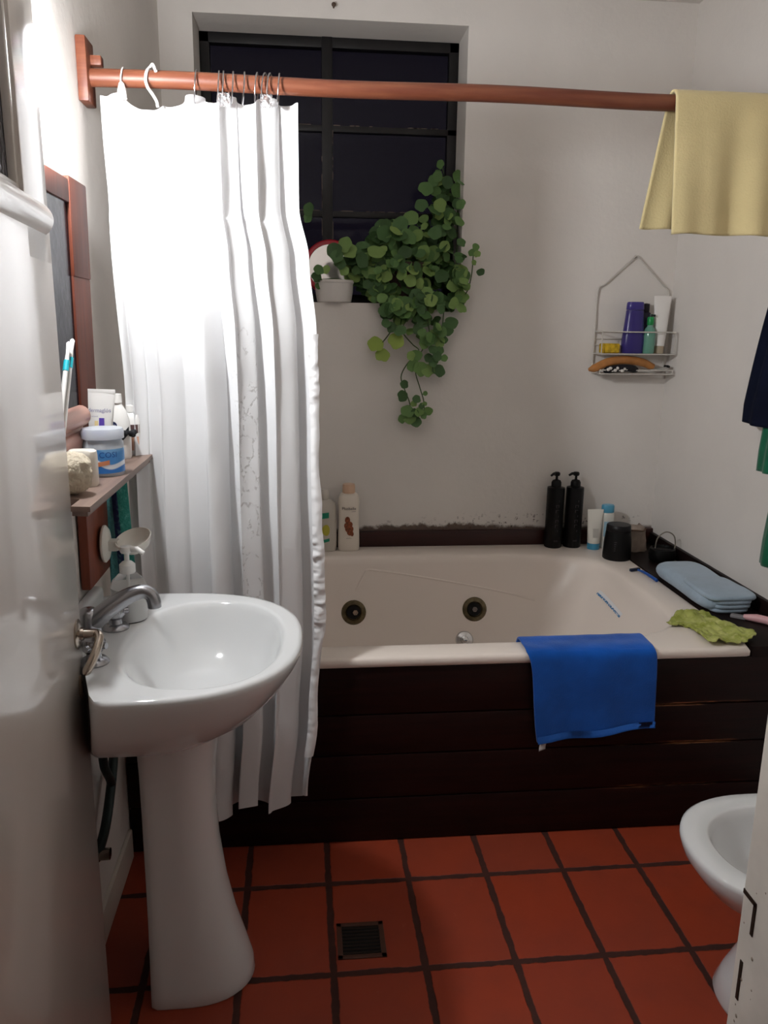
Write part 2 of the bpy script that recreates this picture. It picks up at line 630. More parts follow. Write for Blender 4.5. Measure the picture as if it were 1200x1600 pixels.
bump(t, bb, vo.outputs['Distance'], 0.8, 0.01)
B().box((0.095, -0.024, 1.49), (DW - 0.15, -0.018, 1.95), 0, DX).done('glass_pane', mg, door, smooth=False)
b = B()   # glazing bead
b.box((DW - 0.165, -0.018, 1.58), (DW - 0.152, -0.006, 1.95), 0.003, DX)
b.box((0.098, -0.018, 1.575), (DW - 0.155, -0.006, 1.59), 0.003, DX)
b.done('glazing_bead', m_doorpaint, door)
# lever handle
hs, hz = DW - 0.040, 0.868
def dpt(s, o, z):
    return DX @ Vector((s, o, z))
RX = DX @ Matrix.Translation((hs, 0, hz)) @ Matrix.Rotation(-pi / 2, 4, 'X')
b = B()
b.lathe([(0.001, 0.0), (0.026, 0.0), (0.027, 0.003), (0.022, 0.006), (0.012, 0.007), (0.011, 0.012), (0.001, 0.012)], (0, 0, 0), 24, RX)
hd = b.done('door_handle', m_brass, door)
b = B()
pth = spline([(hs, 0.006, hz), (hs, 0.024, hz), (hs - 0.002, 0.034, hz), (hs - 0.014, 0.040, hz - 0.003), (hs - 0.034, 0.038, hz - 0.015),
              (hs - 0.052, 0.030, hz - 0.034), (hs - 0.064, 0.020, hz - 0.050)], 40)
b.tube([DX @ p for p in pth], [lerp(0.0085, 0.0075, k / 40) for k in range(39)] + [0.006, 0.003], 12)
b.done('lever', m_brass, hd)
KX = DX @ Matrix.Translation((hs - 0.004, 0, hz - 0.098)) @ Matrix.Rotation(-pi / 2, 4, 'X')
b = B().lathe([(0.001, 0.0), (0.016, 0.0), (0.0165, 0.002), (0.013, 0.004), (0.001, 0.004)], (0, 0, 0), 24, KX, 0.75, 1.35)
esc = b.done('keyhole_plate', M('worn plate metal', '#a08e7c', 0.35, 0.6), door)
b = B().box((-0.0025, -0.011, 0.0035), (0.0025, 0.011, 0.0046), 0, KX)
b.done('keyhole', m_black, esc, smooth=False)

# ------------------------------------------------------------------ bath tub
TX0, TX1, TY0, TY1 = XL, 1.222, 1.937, 3.028
CX, CY = 0.37, 2.455
NT = 160
ths = [2 * pi * k / NT for k in range(NT)]
def rect_loop(x0, x1, y0, y1, z, rc=0.0):
    out = []
    for th in ths:
        c, s = cos(th), sin(th)
        tx = ((x1 - CX) / c) if c > 1e-9 else (((x0 - CX) / c) if c < -1e-9 else 1e9)
        ty = ((y1 - CY) / s) if s > 1e-9 else (((y0 - CY) / s) if s < -1e-9 else 1e9)
        r = min(tx, ty)
        out.append((CX + r * c, CY + r * s, z))
    return out
def sup_loop(al, ar, bb_, z, n=4.5, back=0.0):
    out = []
    for th in ths:
        c, s = cos(th), sin(th)
        a = ar if c > 0 else al
        bq = bb_ + (back if s > 0 else 0)
        r = (abs(c / a) ** n + abs(s / bq) ** n) ** (-1 / n)
        out.append((CX + r * c, CY + r * s, z))
    return out
AL, AR, BB = 0.77, 0.768, 0.438
loops = [rect_loop(TX0, TX1, TY0 + 0.004, TY1, 0.525), rect_loop(TX0, TX1, TY0, TY1, 0.529), rect_loop(TX0, TX1, TY0, TY1, 0.543),
         rect_loop(TX0 + 0.002, TX1 - 0.002, TY0 + 0.003, TY1 - 0.002, 0.550), rect_loop(TX0 + 0.008, TX1 - 0.008, TY0 + 0.010, TY1 - 0.008, ZT)]
for da, db, z, n in ((0.0, 0.0, ZT, 5), (0.010, 0.010, 0.549, 5), (0.018, 0.018, 0.540, 5), (0.024, 0.022, 0.52, 5), (0.05, 0.038, 0.44, 4.6),
                     (0.10, 0.062, 0.34, 4.2), (0.16, 0.09, 0.24, 4), (0.21, 0.115, 0.18, 4), (0.26, 0.15, 0.145, 3.6), (0.33, 0.2, 0.128, 3.2), (0.5, 0.3, 0.122, 3)):
    loops.append(sup_loop(AL - da, AR - da * 1.55, BB - db, z, n, 0.01))
b = B().loft(loops, False, True)
tub_o = thing('bathtub', 'cream whirlpool bathtub with two metal jets behind the dark wooden panel', 'bathtub', (CX, CY, 0.12))
shell = b.done('shell', m_tub, tub_o, angle=60)
bvt = BVHTree.FromPolygons([Vector(v.co) + tub_o.location for v in shell.data.vertices], [list(p.vertices) for p in shell.data.polygons])
def hit(o, d):
    loc, n, i, dist = bvt.ray_cast(Vector(o), Vector(d).normalized())
    if n.dot(Vector(d)) > 0:
        n = -n
    return loc, n
def frame_at(p, n, upv=(0, 0, 1)):
    z = n.normalized()
    x = Vector(upv).cross(z).normalized()
    y = z.cross(x)
    return Matrix(((x.x, y.x, z.x, p.x), (x.y, y.y, z.y, p.y), (x.z, y.z, z.z, p.z), (0, 0, 0, 1)))
for jxp, jz, nx in ((0.175, 0.345, 0.006), (0.640, 0.348, 0.0)):
    p, n = hit((jxp, 2.45, jz), (0, 1, 0))
    X = frame_at(p, n)
    b = B().lathe([(0.046, -0.004), (0.047, 0.002), (0.043, 0.006), (0.031, 0.007), (0.027, 0.002), (0.023, -0.002), (0.0005, -0.002)], (0, 0, 0), 32, X, cap0=False)
    j = b.done('jet', m_jetmetal, tub_o)
    b = B().lathe([(0.0125, -0.002), (0.0115, 0.006), (0.0105, 0.011), (0.0065, 0.011), (0.006, 0.004), (0.0003, 0.004)], (nx, 0, 0), 6, X, cap0=False)
    b.done('nozzle', m_brass, j, angle=20)
    B().lathe([(0.0255, -0.0015), (0.0255, 0.0015), (0.0003, 0.0015)], (0, 0, 0), 24, X).done('jet_recess', m_black, j)
p, n = hit((0.598, 2.4, 0.236), (0, 1, 0))
X = frame_at(p, n)
B().lathe([(0.032, 0.0), (0.034, 0.004), (0.030, 0.010), (0.016, 0.013), (0.015, 0.020), (0.011, 0.022), (0.0005, 0.022)], (0, 0, 0), 28, X).done('suction_cap', m_chrome, tub_o)
# moulded armrest ridge along the back wall of the tub
rp_ = []
for k in range(31):
    f = k / 30
    q, nn = hit((lerp(0.231, 0.87, f), 2.4, lerp(0.502, 0.388, f ** 1.15)), (0, 1, 0))
    rp_.append(q + nn * -0.0035)
hd_ = []
for x, z in ((0.185, 0.425), (0.200, 0.455), (0.218, 0.488)):
    q, nn = hit((x, 2.4, z), (0, 1, 0))
    hd_.append(q + nn * -0.0035)
B().tube(spline(hd_ + rp_[::3], 60), 0.0055, 10).done('armrest_ridge', m_tub, tub_o)
# sticker strip on the right slope
def stk(u, v):
    y = lerp(2.683, 2.470, u) - 0.008 * v
    z = lerp(0.4545, 0.4415, u) + 0.017 * v
    q, nn = hit((0.7, y, z), (1, 0, 0))
    return q + nn * 0.0012
b = B().grid(stk, 24, 3)
ms, t, bb, o = new_mat('white sticker with blue print')
g, x, y, z = pos_xyz(t)
nn_ = noise_tex(t, g, 140, 2)
tz = mth(t, 'ADD', z, mth(t, 'MULTIPLY', mth(t, 'SUBTRACT', 2.683, y), 0.061))
k = mth(t, 'MULTIPLY', sstep(t, nn_, 0.40, 0.46), mth(t, 'SUBTRACT', 1.0, sstep(t, tz, 0.461, 0.463)))
t.links.new(mixc(t, k, lin('#e8e8ea'), lin('#2c74a8')), bb.inputs['Base Color'])
b.done('label_sticker', ms, tub_o)

# wooden panel in front of the bath
b = B()
zb = [0.0, 0.134, 0.266, 0.385, 0.524]
for za, zc in zip(zb[:-1], zb[1:]):
    b.box((XL + 0.004, YT, za + 0.002), (XR - 0.002, YT + 0.022, zc - 0.0015), 0.004)
tag(b.done('front_panel', m_darkwood, tub_o), 'dark brown wooden plank panel', None)
b = B().box((TX1 + 0.003, YT + 0.0, 0.516), (XR - 0.018, 3.026, ZT), 0.004)
tag(b.done('bath_ledge', m_ledge), 'dark wooden ledge between the bathtub and the right wall', 'ledge')

# ------------------------------------------------------------------ basin
SZ = 0.80
SY, SXC = 1.497, -0.30
def basin_loop(ar, bh, z, xb=XL, n=2.4, xc=SXC, N=96, yc=SY):
    out = []
    for k in range(N):
        th = 2 * pi * k / N
        c, s = cos(th), sin(th)
        if c >= 0:
            r = ((c) ** n + abs(s) ** n) ** (-1 / n)
            out.append((xc + ar * r * c, yc + bh * r * s, z))
        else:
            m = 8
            r = (abs(c) ** m + abs(s) ** m) ** (-1 / m)
            out.append((xc + (xc - xb) * r * c, yc + bh * r * s, z))
    # the near back corner tapers away so that the open door clears it
    return [(x, max(y, min(1.229 + max(0.0, -0.3535 - x) * 3.0, 1.425)) if x < -0.347 else y, z) for x, y, z in out]
sink = thing('pedestal_basin', 'white ceramic pedestal wash basin beside the open door', 'basin', (-0.30, SY, 0.0))
loops = []
# underside up to the rim, over it and down into the bowl
for ar, bh, z, n in ((0.08, 0.10, 0.615, 2.2), (0.12, 0.135, 0.622, 2.2), (0.165, 0.175, 0.645, 2.2), (0.215, 0.215, 0.68, 2.3), (0.255, 0.25, 0.725, 2.35),
                     (0.282, 0.270, 0.768, 2.4), (0.290, 0.2765, 0.786, 2.4), (0.2905, 0.277, 0.793, 2.4), (0.288, 0.275, 0.7985, 2.4), (0.281, 0.268, SZ, 2.4), (0.276, 0.263, SZ, 2.4)):
    loops.append(basin_loop(ar, bh, z, XL + 0.003, n))
BXC = -0.205
def bowl_loop(ar, al, bh, z, n=2.3, N=96):
    out = []
    for k in range(N):
        th = 2 * pi * k / N
        c, s = cos(th), sin(th)
        a = ar if c > 0 else al
        r = (abs(c) ** n + abs(s) ** n) ** (-1 / n)
        out.append((BXC + a * r * c, SY - 0.01 + bh * r * s, z))
    return out
bloops = []
for ar, al, bh, z in ((0.165, 0.155, 0.227, SZ), (0.160, 0.150, 0.222, SZ - 0.0008), (0.156, 0.145, 0.217, SZ - 0.004), (0.151, 0.138, 0.210, SZ - 0.014), (0.145, 0.128, 0.200, SZ - 0.035),
                      (0.130, 0.112, 0.178, SZ - 0.075), (0.105, 0.088, 0.142, SZ - 0.11), (0.07, 0.06, 0.09, SZ - 0.128), (0.03, 0.03, 0.035, SZ - 0.134)):
    bloops.append(bowl_loop(ar, al, bh, z))
b = B().loft(loops, True, False)
b.loft(bloops, False, True)
bmesh.ops.remove_doubles(b.bm, verts=b.bm.verts, dist=1e-6)
bmesh.ops.triangle_fill(b.bm, use_beauty=True, use_dissolve=False, edges=[e for e in b.bm.edges if e.is_boundary])
b.done('bowl', m_ceramic, sink, angle=70)
b = B().box((XL + 0.002, 1.43, SZ - 0.02), (XL + 0.03, SY + 0.25, SZ + 0.03), 0.012, None, 4)
b.done('backsplash', m_ceramic, sink)
b = B().lathe([(0.001, 0.0), (0.021, 0.0), (0.023, 0.003), (0.016, 0.005), (0.001, 0.004)], (BXC, SY - 0.01, SZ - 0.1345), 24)
b.done('drain', m_chrome, sink)
# pedestal: D-shaped, flat towards the wall, flaring to the foot
loops = []
PYC = 1.520
ped = [(0.0, -0.128, 0.100), (0.006, -0.124, 0.103), (0.03, -0.128, 0.102), (0.08, -0.142, 0.096), (0.15, -0.162, 0.089), (0.24, -0.180, 0.083), (0.34, -0.192, 0.080), (0.44, -0.196, 0.079),
       (0.53, -0.192, 0.083), (0.60, -0.180, 0.094), (0.66, -0.165, 0.11)]
for z, xf, hw in ped:
    L = []
    N = 48
    xb = -0.337
    for k in range(N):
        th = 2 * pi * k / N
        c, s = cos(th), sin(th)
        xc = xb + 0.07
        if c >= 0:
            n = 2.3
            r = (abs(c) ** n + abs(s) ** n) ** (-1 / n)
            L.append((xc + (xf - xc) * r * c, PYC + hw * r * s, z))
        else:
            m = 10
            r = (abs(c) ** m + abs(s) ** m) ** (-1 / m)
            L.append((xc + 0.07 * r * c, PYC + hw * r * s, z))
    loops.append(L)
B().loft(loops, True, True).done('pedestal', m_ceramic, sink, angle=60)

# faucet
fau = thing('faucet', 'chrome two handled faucet on the back of the basin', 'faucet', (-0.415, 1.475, SZ))
FX, FY = -0.415, 1.475
b = B()
b.lathe([(0.001, 0), (0.027, 0), (0.028, 0.004), (0.024, 0.012), (0.0225, 0.03), (0.0215, 0.055), (0.019, 0.066), (0.012, 0.072), (0.001, 0.073)], (FX, FY, SZ), 28)
b.done('spout_base', m_faucet, fau)
pth = spline([(FX - 0.002, FY, SZ + 0.040), (FX + 0.020, FY, SZ + 0.056), (FX + 0.045, FY + 0.002, SZ + 0.075), (FX + 0.075, FY + 0.004, SZ + 0.094), (FX + 0.100, FY + 0.006, SZ + 0.102), (FX + 0.116, FY + 0.006, SZ + 0.096), (FX + 0.122, FY + 0.006, SZ + 0.082), (FX + 0.123, FY + 0.006, SZ + 0.070)], 36)
b = B().tube(pth, [lerp(0.0205, 0.0130, min(1, k / 24)) for k in range(37)], 16)
b.done('spout', m_faucet, fau)
for dy, ang in ((0.085, 0.3), (-0.085, -0.3)):
    kx, ky = FX + 0.03, FY + dy - 0.006
    b = B()
    b.lathe([(0.001, 0), (0.026, 0), (0.027, 0.003), (0.022, 0.009), (0.014, 0.012), (0.012, 0.022), (0.001, 0.022)], (kx, ky, SZ), 26)
    esc = b.done('knob_base', m_faucet, fau)
    b = B()
    prof_k = [(0.011, 0.020), (0.016, 0.023), (0.019, 0.030), (0.0185, 0.040), (0.014, 0.046), (0.001, 0.048)]
    b.lathe(prof_k, (kx, ky, SZ), 8)
    for q in range(4):
        a = ang + q * pi / 2
        b.tube([(kx, ky, SZ + 0.034), (kx + 0.026 * cos(a), ky + 0.026 * sin(a), SZ + 0.036)], [0.007, 0.006], 10)
    b.done('knob', m_faucet, esc)

# hoses under the basin
m_hose = M('dark green rubber hose', '#22302e', 0.5)
hz_ = thing('water_hose', 'dark flexible water hoses on the wall below the basin', 'hose', (-0.46, 1.66, 0.45))
B().tube(spline([(-0.470, 1.80, 0.47), (-0.462, 1.77, 0.42), (-0.456, 1.70, 0.36), (-0.456, 1.63, 0.30), (-0.466, 1.60, 0.26), (-0.476, 1.60, 0.25)], 30), 0.011, 10).done('hose', m_hose, hz_)
B().tube(spline([(-0.456, 1.700, 0.362), (-0.452, 1.68, 0.385), (-0.452, 1.655, 0.42), (-0.456, 1.65, 0.452), (-0.45, 1.62, 0.60)], 20), 0.010, 10).done('hose', m_hose, hz_)
B().lathe([(0.001, 0), (0.022, 0), (0.022, 0.012), (0.014, 0.02), (0.013, 0.04), (0.001, 0.04)], (0, 0, 0), 20,
          Matrix.Translation((-0.482, 1.60, 0.25)) @ Matrix.Rotation(pi / 2, 4, 'Y')).done('valve', m_brass, hz_)

# ------------------------------------------------------------------ mirror with shelf on the left wall
mir = thing('wall_mirror', 'tall red brown wood framed mirror leaning on the left wall', 'mirror', (XL + 0.002, 1.49, 0.84))
LEAN = radians(0.7)
LM = Matrix.Translation((XL + 0.002, 0, 0.84)) @ Matrix.Rotation(LEAN, 4, 'Y') @ Matrix.Translation((-XL - 0.002, 0, -0.84))
def lbox(b, lo, hi, bev):
    return b.box(lo, hi, bev, LM)
MY0, MY1 = 1.17, 1.812
xa, xf = XL + 0.004, XL + 0.022
B().box((xa, MY0, 1.12), (xa + 0.008, MY1 - 0.01, 1.67), 0, LM).done('backing', m_redwood, mir, smooth=False)
b = B()
lbox(b, (xa + 0.006, MY1 - 0.125, 1.49), (xf + 0.002, MY1, 1.678), 0.004)
lbox(b, (xa + 0.006, MY1 - 0.125, 1.08), (xf, MY1, 1.492), 0.004)
b.done('stile', m_redwood, mir)
B().box((xa - 0.002, 1.672, 0.842), (xf, 1.862, 1.081), 0.004, LM).done('lower_panel', wood_material('lighter red wood', '#8a4630', '#783a28', 'z', 0.35, 4), mir)
b = B()
lbox(b, (xa + 0.006, MY0, 0.845), (xf, MY0 + 0.125, 1.678), 0.004)
b.done('stile', m_redwood, mir)
b = B()
lbox(b, (xa + 0.006, MY0 + 0.12, 1.628), (xf, MY1 - 0.12, 1.672), 0.004)
b.done('top_rail', m_redwood, mir)
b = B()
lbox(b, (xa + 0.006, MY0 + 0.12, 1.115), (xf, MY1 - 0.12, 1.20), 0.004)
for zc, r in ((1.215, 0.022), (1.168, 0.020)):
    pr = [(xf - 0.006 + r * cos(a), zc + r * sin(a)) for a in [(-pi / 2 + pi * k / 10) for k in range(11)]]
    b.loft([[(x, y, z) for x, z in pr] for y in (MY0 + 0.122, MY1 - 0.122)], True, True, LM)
b.done('bottom_rail', M('pinkish rail', '#b4887a', 0.4), mir)['label'] = 'pinkish rounded bottom rail'  # bottom rail coloured paler and pinker than the red brown frame
B().box((xa + 0.008, MY0 + 0.11, 1.15), (xa + 0.013, MY1 - 0.115, 1.64), 0, LM).done('mirror_glass', m_mirror, mir, smooth=False)

b = B()
SHZ = 1.10
def shelf_board(z0, z1, d):
    P = [(XL + 0.034, 1.403), (-0.394, 1.403), (-0.394, 1.345 + d), (-0.361 - d, 1.340 + d), (-0.361 - d, 1.985 - d), (XL + 0.034, 1.985 - d)]
    b.loft([[(x, y, z0) for x, y in P], [(x, y, z1) for x, y in P]], True, True)
shelf_board(SHZ - 0.009, SHZ, 0.0)
shelf_board(SHZ - 0.018, SHZ - 0.0088, 0.006)
shelf = tag(b.done('wall_shelf', m_shelf), 'narrow grey brown wooden shelf under the mirror holding toiletries', 'shelf')

# lamp
lampm, t, bb, o = new_mat('lit lamp glass')
bb.inputs['Base Color'].default_value = (1, 1, 1, 1)
bb.inputs['Emission Color'].default_value = LAMP_COL
bb.inputs['Emission Strength'].default_value = LAMP_EMIT
lp = thing('wall_lamp', 'glaring white wall lamp above the mirror', 'lamp', (XL, LAMP_POS.y, LAMP_POS.z))
LX, LY, LZ = LAMP_POS
B().box((XL, LY - 0.062, LZ - 0.088), (XL + 0.014, LY + 0.062, LZ + 0.088), 0.005).done('wall_plate', m_white, lp)
LR = Matrix.Translation((XL + 0.014, LY, LZ)) @ Matrix.Rotation(pi / 2, 4, 'Y')
B().loft(oval([(1.0, 0.0), (1.04, 0.004), (1.04, 0.012), (0.99, 0.016)], (0, 0, 0), 0.064, 0.044, n=3), True, True, LR).done('collar', m_white, lp)
B().loft(oval([(0.98, 0.014), (0.99, 0.024), (0.96, 0.039), (0.88, 0.050), (0.70, 0.057), (0.4, 0.060), (0.02, 0.061)], (0, 0, 0), 0.062, 0.042, n=2.6), True, True, LR).done('glass_diffuser', lampm, lp)

# ------------------------------------------------------------------ curtain rod and its brackets
RY, RZ, RR = 1.97, 1.926, 0.0185
rod = thing('curtain_rod', 'reddish brown wooden rod spanning the room above the bathtub edge', 'curtain rod', (XL, RY, RZ))
n = 40
B().tube([(lerp(XL + 0.02, XR - 0.02, k / n), RY, RZ + 0.002 * sin(k * 0.4)) for k in range(n + 1)], RR, 20).done('pole', m_rod, rod)
B().box((XL, RY - 0.035, RZ - 0.055), (XL + 0.022, RY + 0.035, RZ + 0.075), 0.004).done('bracket', m_rod, rod)
B().box((XR - 0.022, RY - 0.035, RZ - 0.06), (XR, RY + 0.035, RZ + 0.06), 0.004).done('bracket', m_rod, rod)
B().box((XL + 0.02, RY + 0.0, RZ + 0.026), (XL + 0.045, RY + 0.025, RZ + 0.046), 0.003).done('cleat', m_rod, rod)

# ------------------------------------------------------------------ shower curtain
def curtain_material():
    m, t, b, o = new_mat('white satin curtain')
    uv = t.nodes.new('ShaderNodeUVMap').outputs[0]
    s = t.nodes.new('ShaderNodeSeparateXYZ')
    t.links.new(uv, s.inputs[0])
    u, v = s.outputs[0], s.outputs[1]
    b.inputs['Roughness'].default_value = 0.42
    b.inputs['Specular IOR Level'].default_value = 0.45
    g = t.nodes.new('ShaderNodeTexCoord').outputs['Object']
    # embroidered band: medallions down one fold and a lace edge at the right
    mp = t.nodes.new('ShaderNodeMapping')
    t.links.new(uv, mp.inputs[0])
    mp.inputs['Scale'].default_value = (46, 38, 1)
    vo = t.nodes.new('ShaderNodeTexVoronoi')
    wv = t.nodes.new('ShaderNodeTexNoise')
    t.links.new(g, wv.inputs['Vector'])
    wv.inputs['Scale'].default_value = 25
    va = t.nodes.new('ShaderNodeVectorMath')
    va.operation = 'ADD'
    t.links.new(mp.outputs[0], va.inputs[0])
    t.links.new(wv.outputs['Color'], va.inputs[1])
    t.links.new(va.outputs[0], vo.inputs['Vector'])
    vo.inputs['Scale'].default_value = 1.0
    vo.feature = 'DISTANCE_TO_EDGE'
    d = vo.outputs['Distance']
    ring = mth(t, 'SUBTRACT', 1.0, sstep(t, d, 0.035, 0.075))
    ring = mth(t, 'MULTIPLY', ring, sstep(t, noise_tex(t, g, 130, 2), 0.46, 0.54))
    band = mth(t, 'MULTIPLY', sstep(t, u, 0.55, 0.57), mth(t, 'SUBTRACT', 1.0, sstep(t, u, 0.69, 0.71)))
    vb = mth(t, 'MULTIPLY', sstep(t, v, 0.26, 0.34), mth(t, 'SUBTRACT', 1.0, sstep(t, v, 0.68, 0.74)))
    band = mth(t, 'MULTIPLY', band, vb)
    edge = mth(t, 'MULTIPLY', sstep(t, u, 0.965, 0.98), mth(t, 'MULTIPLY', sstep(t, v, 0.28, 0.3), mth(t, 'SUBTRACT', 1.0, sstep(t, v, 0.72, 0.76))))
    band = mth(t, 'MAXIMUM', band, edge)
    n1 = noise_tex(t, g, 18, 2)
    k = mth(t, 'MULTIPLY', mth(t, 'MULTIPLY', ring, band), sstep(t, n1, 0.44, 0.52))
    c = mixc(t, mth(t, 'MULTIPLY', k, 0.42), lin('#e9e9ea'), lin('#8e8882'))
    t.links.new(c, b.inputs['Base Color'])
    seam = mth(t, 'SUBTRACT', 1.0, sstep(t, mth(t, 'ABSOLUTE', mth(t, 'SUBTRACT', v, 0.153)), 0.0012, 0.0026))
    h = mth(t, 'ADD', mth(t, 'MULTIPLY', k, 0.6), mth(t, 'MULTIPLY', noise_tex(t, g, 14, 4), 0.5))
    h = mth(t, 'ADD', h, mth(t, 'MULTIPLY', seam, -0.4))
    bump(t, b, h, 0.3, 0.006)
    tr = t.nodes.new('ShaderNodeBsdfTranslucent')
    tr.inputs[0].default_value = (0.78, 0.76, 0.75, 1)
    mx = t.nodes.new('ShaderNodeMixShader')
    mx.inputs[0].default_value = 0.17
    t.links.new(b.outputs[0], mx.inputs[1])
    t.links.new(tr.outputs[0], mx.inputs[2])
    t.links.new(mx.outputs[0], o.inputs[0])
    return m
m_curtain = curtain_material()

TOPX = [(0.0, -0.445), (1.0, -0.008)]
# fold phase: folds get tighter towards the right at the top
def cur_x(u, v):
    xl = interp([(0, -0.446), (0.15, -0.438), (0.4, -0.418), (1, -0.412)], v)
    xr = interp([(0, -0.010), (0.13, -0.010), (0.2, 0.012), (0.30, 0.028), (0.45, 0.032), (0.72, 0.038), (0.86, 0.022), (1, -0.004)], v)
    ph = cur_ph(u)
    sw = 0.013 * interp([(0, 0.5), (0.2, 0.8), (1, 1.15)], v)
    edge = min(1, u * 14) * min(1, (1 - u) * 14) * interp([(0, 0.3), (0.26, 0.4), (0.42, 1), (1, 1)], u)
    return xl + (xr - xl) * u + sw * sin(2 * ph + 0.6 + 1.2 * v) * edge
def cur_ph(u):
    return 2 * pi * (6.1 * u + 0.30 * sin(5.1 * u + 0.4) + 0.16 * sin(11 * u)) + 0.5
def cur_y(u, v):
    yc = interp([(0, 1.968), (0.1, 1.955), (0.35, 1.915), (0.6, 1.885), (1, 1.872)], v)
    a = interp([(0, 0.024), (0.10, 0.027), (0.16, 0.030), (0.45, 0.033), (1, 0.037)], v)
    a *= 0.65 + 0.45 * sin(7.3 * u + 1.1) ** 2
    # the left third hangs flatter
    a *= interp([(0, 0.30), (0.26, 0.36), (0.42, 0.85), (0.6, 1.05), (1, 1.0)], u)
    ph = cur_ph(u)
    w = sin(ph + 0.5 * sin(3.0 * v + 4 * u)) + 0.20 * sin(2.3 * ph + 1.2 * v + 1.0)
    w += 0.22 * nz(u * 16, v * 3, 3.1) * (0.4 + v)
    # crumples at a folded packing crease
    w += 0.07 * nz(u * 45, v * 24, 7.7)
    pan = interp([(0, 0), (0.77, 0), (0.92, 1.0), (0.955, 1.0), (1, 0.62)], u) * min(1, 0.45 + v / 0.15)
    a *= 1 - 0.65 * interp([(0, 0), (0.76, 0), (0.84, 1), (1, 1)], u)
    return yc + a * w + 0.036 * pan - (0.005 if v > 0.153 else 0.0)
def cur_z(u, v):
    top = 1.892 + 0.009 * sin(cur_ph(u) * 1.0 + 1.4) * min(1, u * 8) * min(1, (1 - u) * 8)
    top -= interp([(0, 0.0), (0.10, 0.0), (0.26, 0.036), (0.33, 0.016), (0.46, 0.0), (1, 0.0)], u)
    bot = interp([(0, 0.25), (0.14, 0.24), (0.30, 0.175), (0.5, 0.158), (0.62, 0.19), (0.75, 0.168), (0.9, 0.168), (1, 0.195)], u)
    return lerp(top, bot, v)
def cur(u, v):
    return (cur_x(u, v), cur_y(u, v), cur_z(u, v))
curt = thing('shower_curtain', 'white satin shower curtain bunched at the left end of the rod', 'shower curtain', (-0.22, 1.90, 0.15))
B().grid(cur, 420, 150, uv=True).done('curtain_fabric', m_curtain, curt, angle=180, weld=False)
# gathered ruffle sewn down the right edge
def ruf(u, v):
    vv = lerp(0.30, 0.93, v)
    x0, y0, z0 = cur(0.985, vv)
    k = interp([(0, 0.5), (0.10, 0.9), (0.2, 0.25), (0.42, 0.25), (0.50, 1.0), (0.66, 1.0), (0.74, 0.3), (1, 0.25)], v)
    s = (nz(v * 55, u * 1.2, 2.0) + 0.6 * nz(v * 130, u * 2, 5.0)) * 0.009 * k
    w = 0.020 + 0.010 * nz(v * 9, 0.5, 1.0) + 0.008 * k
    return (x0 - 0.012 + w * u + 0.25 * s, y0 - 0.010 - 0.005 * sin(pi * u) + s * (1.1 - 0.7 * u), z0)
B().grid(ruf, 6, 260).done('ruffle_trim', M('white satin trim', '#eeeded', 0.35), curt, angle=180)
# transparent reinforced eyelet patches
m_clear, t, bb, o = new_mat('clear vinyl')
bb.inputs['Base Color'].default_value = (0.95, 0.95, 0.97, 1)
bb.inputs['Transmission Weight'].default_value = 0.9
bb.inputs['Roughness'].default_value = 0.15
for xc_ in (-0.172, -0.080):
    b = B()
    b.grid(lambda u, v: (xc_ + (u - 0.5) * 0.026, 1.936 + 0.006 * nz(u * 5, v * 5, xc_ * 30), 1.898 - 0.028 * v + 0.004 * nz(u * 9, v * 3, 2)), 14, 10)
    b.done('eyelet_patch', m_clear, curt, angle=180)

ordn = ['first', 'second', 'third', 'fourth', 'fifth', 'sixth', 'seventh', 'eighth', 'ninth']
for i, rx in enumerate((-0.236, -0.187, -0.177, -0.156, -0.131, -0.102, -0.084, -0.073, -0.053)):
    lab = ('thin silver curtain ring on the rod, %s one from the left' % ordn[i]) if i < 8 else 'thin silver curtain ring on the rod, rightmost of the row'
    if i == 0:
        lab = 'thin silver curtain ring on the rod, leftmost and apart from the others'
    b = B()
    cz, R0 = RZ - 0.010, 0.0315
    tw = rnd.uniform(-0.25, 0.25)
    pts = [(rx + 0.006 * cos(a) * tw * 4 + 0.003 * sin(a), RY + R0 * 0.9 * cos(a), cz + R0 * sin(a) * 1.06) for a in [2 * pi * k / 36 for k in range(36)]]
    b.tube(pts, 0.0017, 8, closed=True)
    tag(b.done('curtain_ring', m_steel, loc=(rx, RY, RZ + RR)), lab, 'curtain ring', 'silver rings on the curtain rod')
# white hooks
b = B().tube(spline([(-0.318, RY - 0.024, RZ + 0.012), (-0.325, RY - 0.014, RZ + 0.028), (-0.334, RY + 0.002, RZ + 0.0265), (-0.338, RY - 0.019, RZ + 0.012), (-0.340, RY - 0.026, RZ - 0.006), (-0.336, RY - 0.027, RZ - 0.022),
                    (-0.326, RY - 0.028, RZ - 0.036), (-0.318, RY - 0.03, RZ - 0.05), (-0.316, RY - 0.03, RZ - 0.062)], 40), 0.0034, 10)
tag(b.done('curtain_hook', m_white, loc=(-0.33, RY, RZ + RR)), 'white plastic S hook over the wooden rod', 'hook', 'white hooks on the curtain rod')
b = B().tube([(-0.393 + 0.003 * sin(a), RY + 0.027 * cos(a), RZ - 0.008 + 0.030 * sin(a)) for a in [2 * pi * k / 30 for k in range(30)]], 0.0016, 8, closed=True)
b.lathe([(0.002, 0.0), (0.006, -0.004), (0.010, -0.02), (0.011, -0.034), (0.002, -0.036)], (-0.392, RY - 0.026, RZ - 0.012), 14)
tag(b.done('curtain_hook', m_white, loc=(-0.393, RY, RZ + RR)), 'white curtain hook at the left end of the rod near the glaring lamp', 'hook', 'white hooks on the curtain rod')

# ------------------------------------------------------------------ towels
def towel_mat(name, c, var=0.2, sheen=0.3):
    return M(name, c, 0.9, spec=0.1, nscale=9, nvar=var, bscale=220, bstr=0.6, bdist=0.002, sheen=sheen)
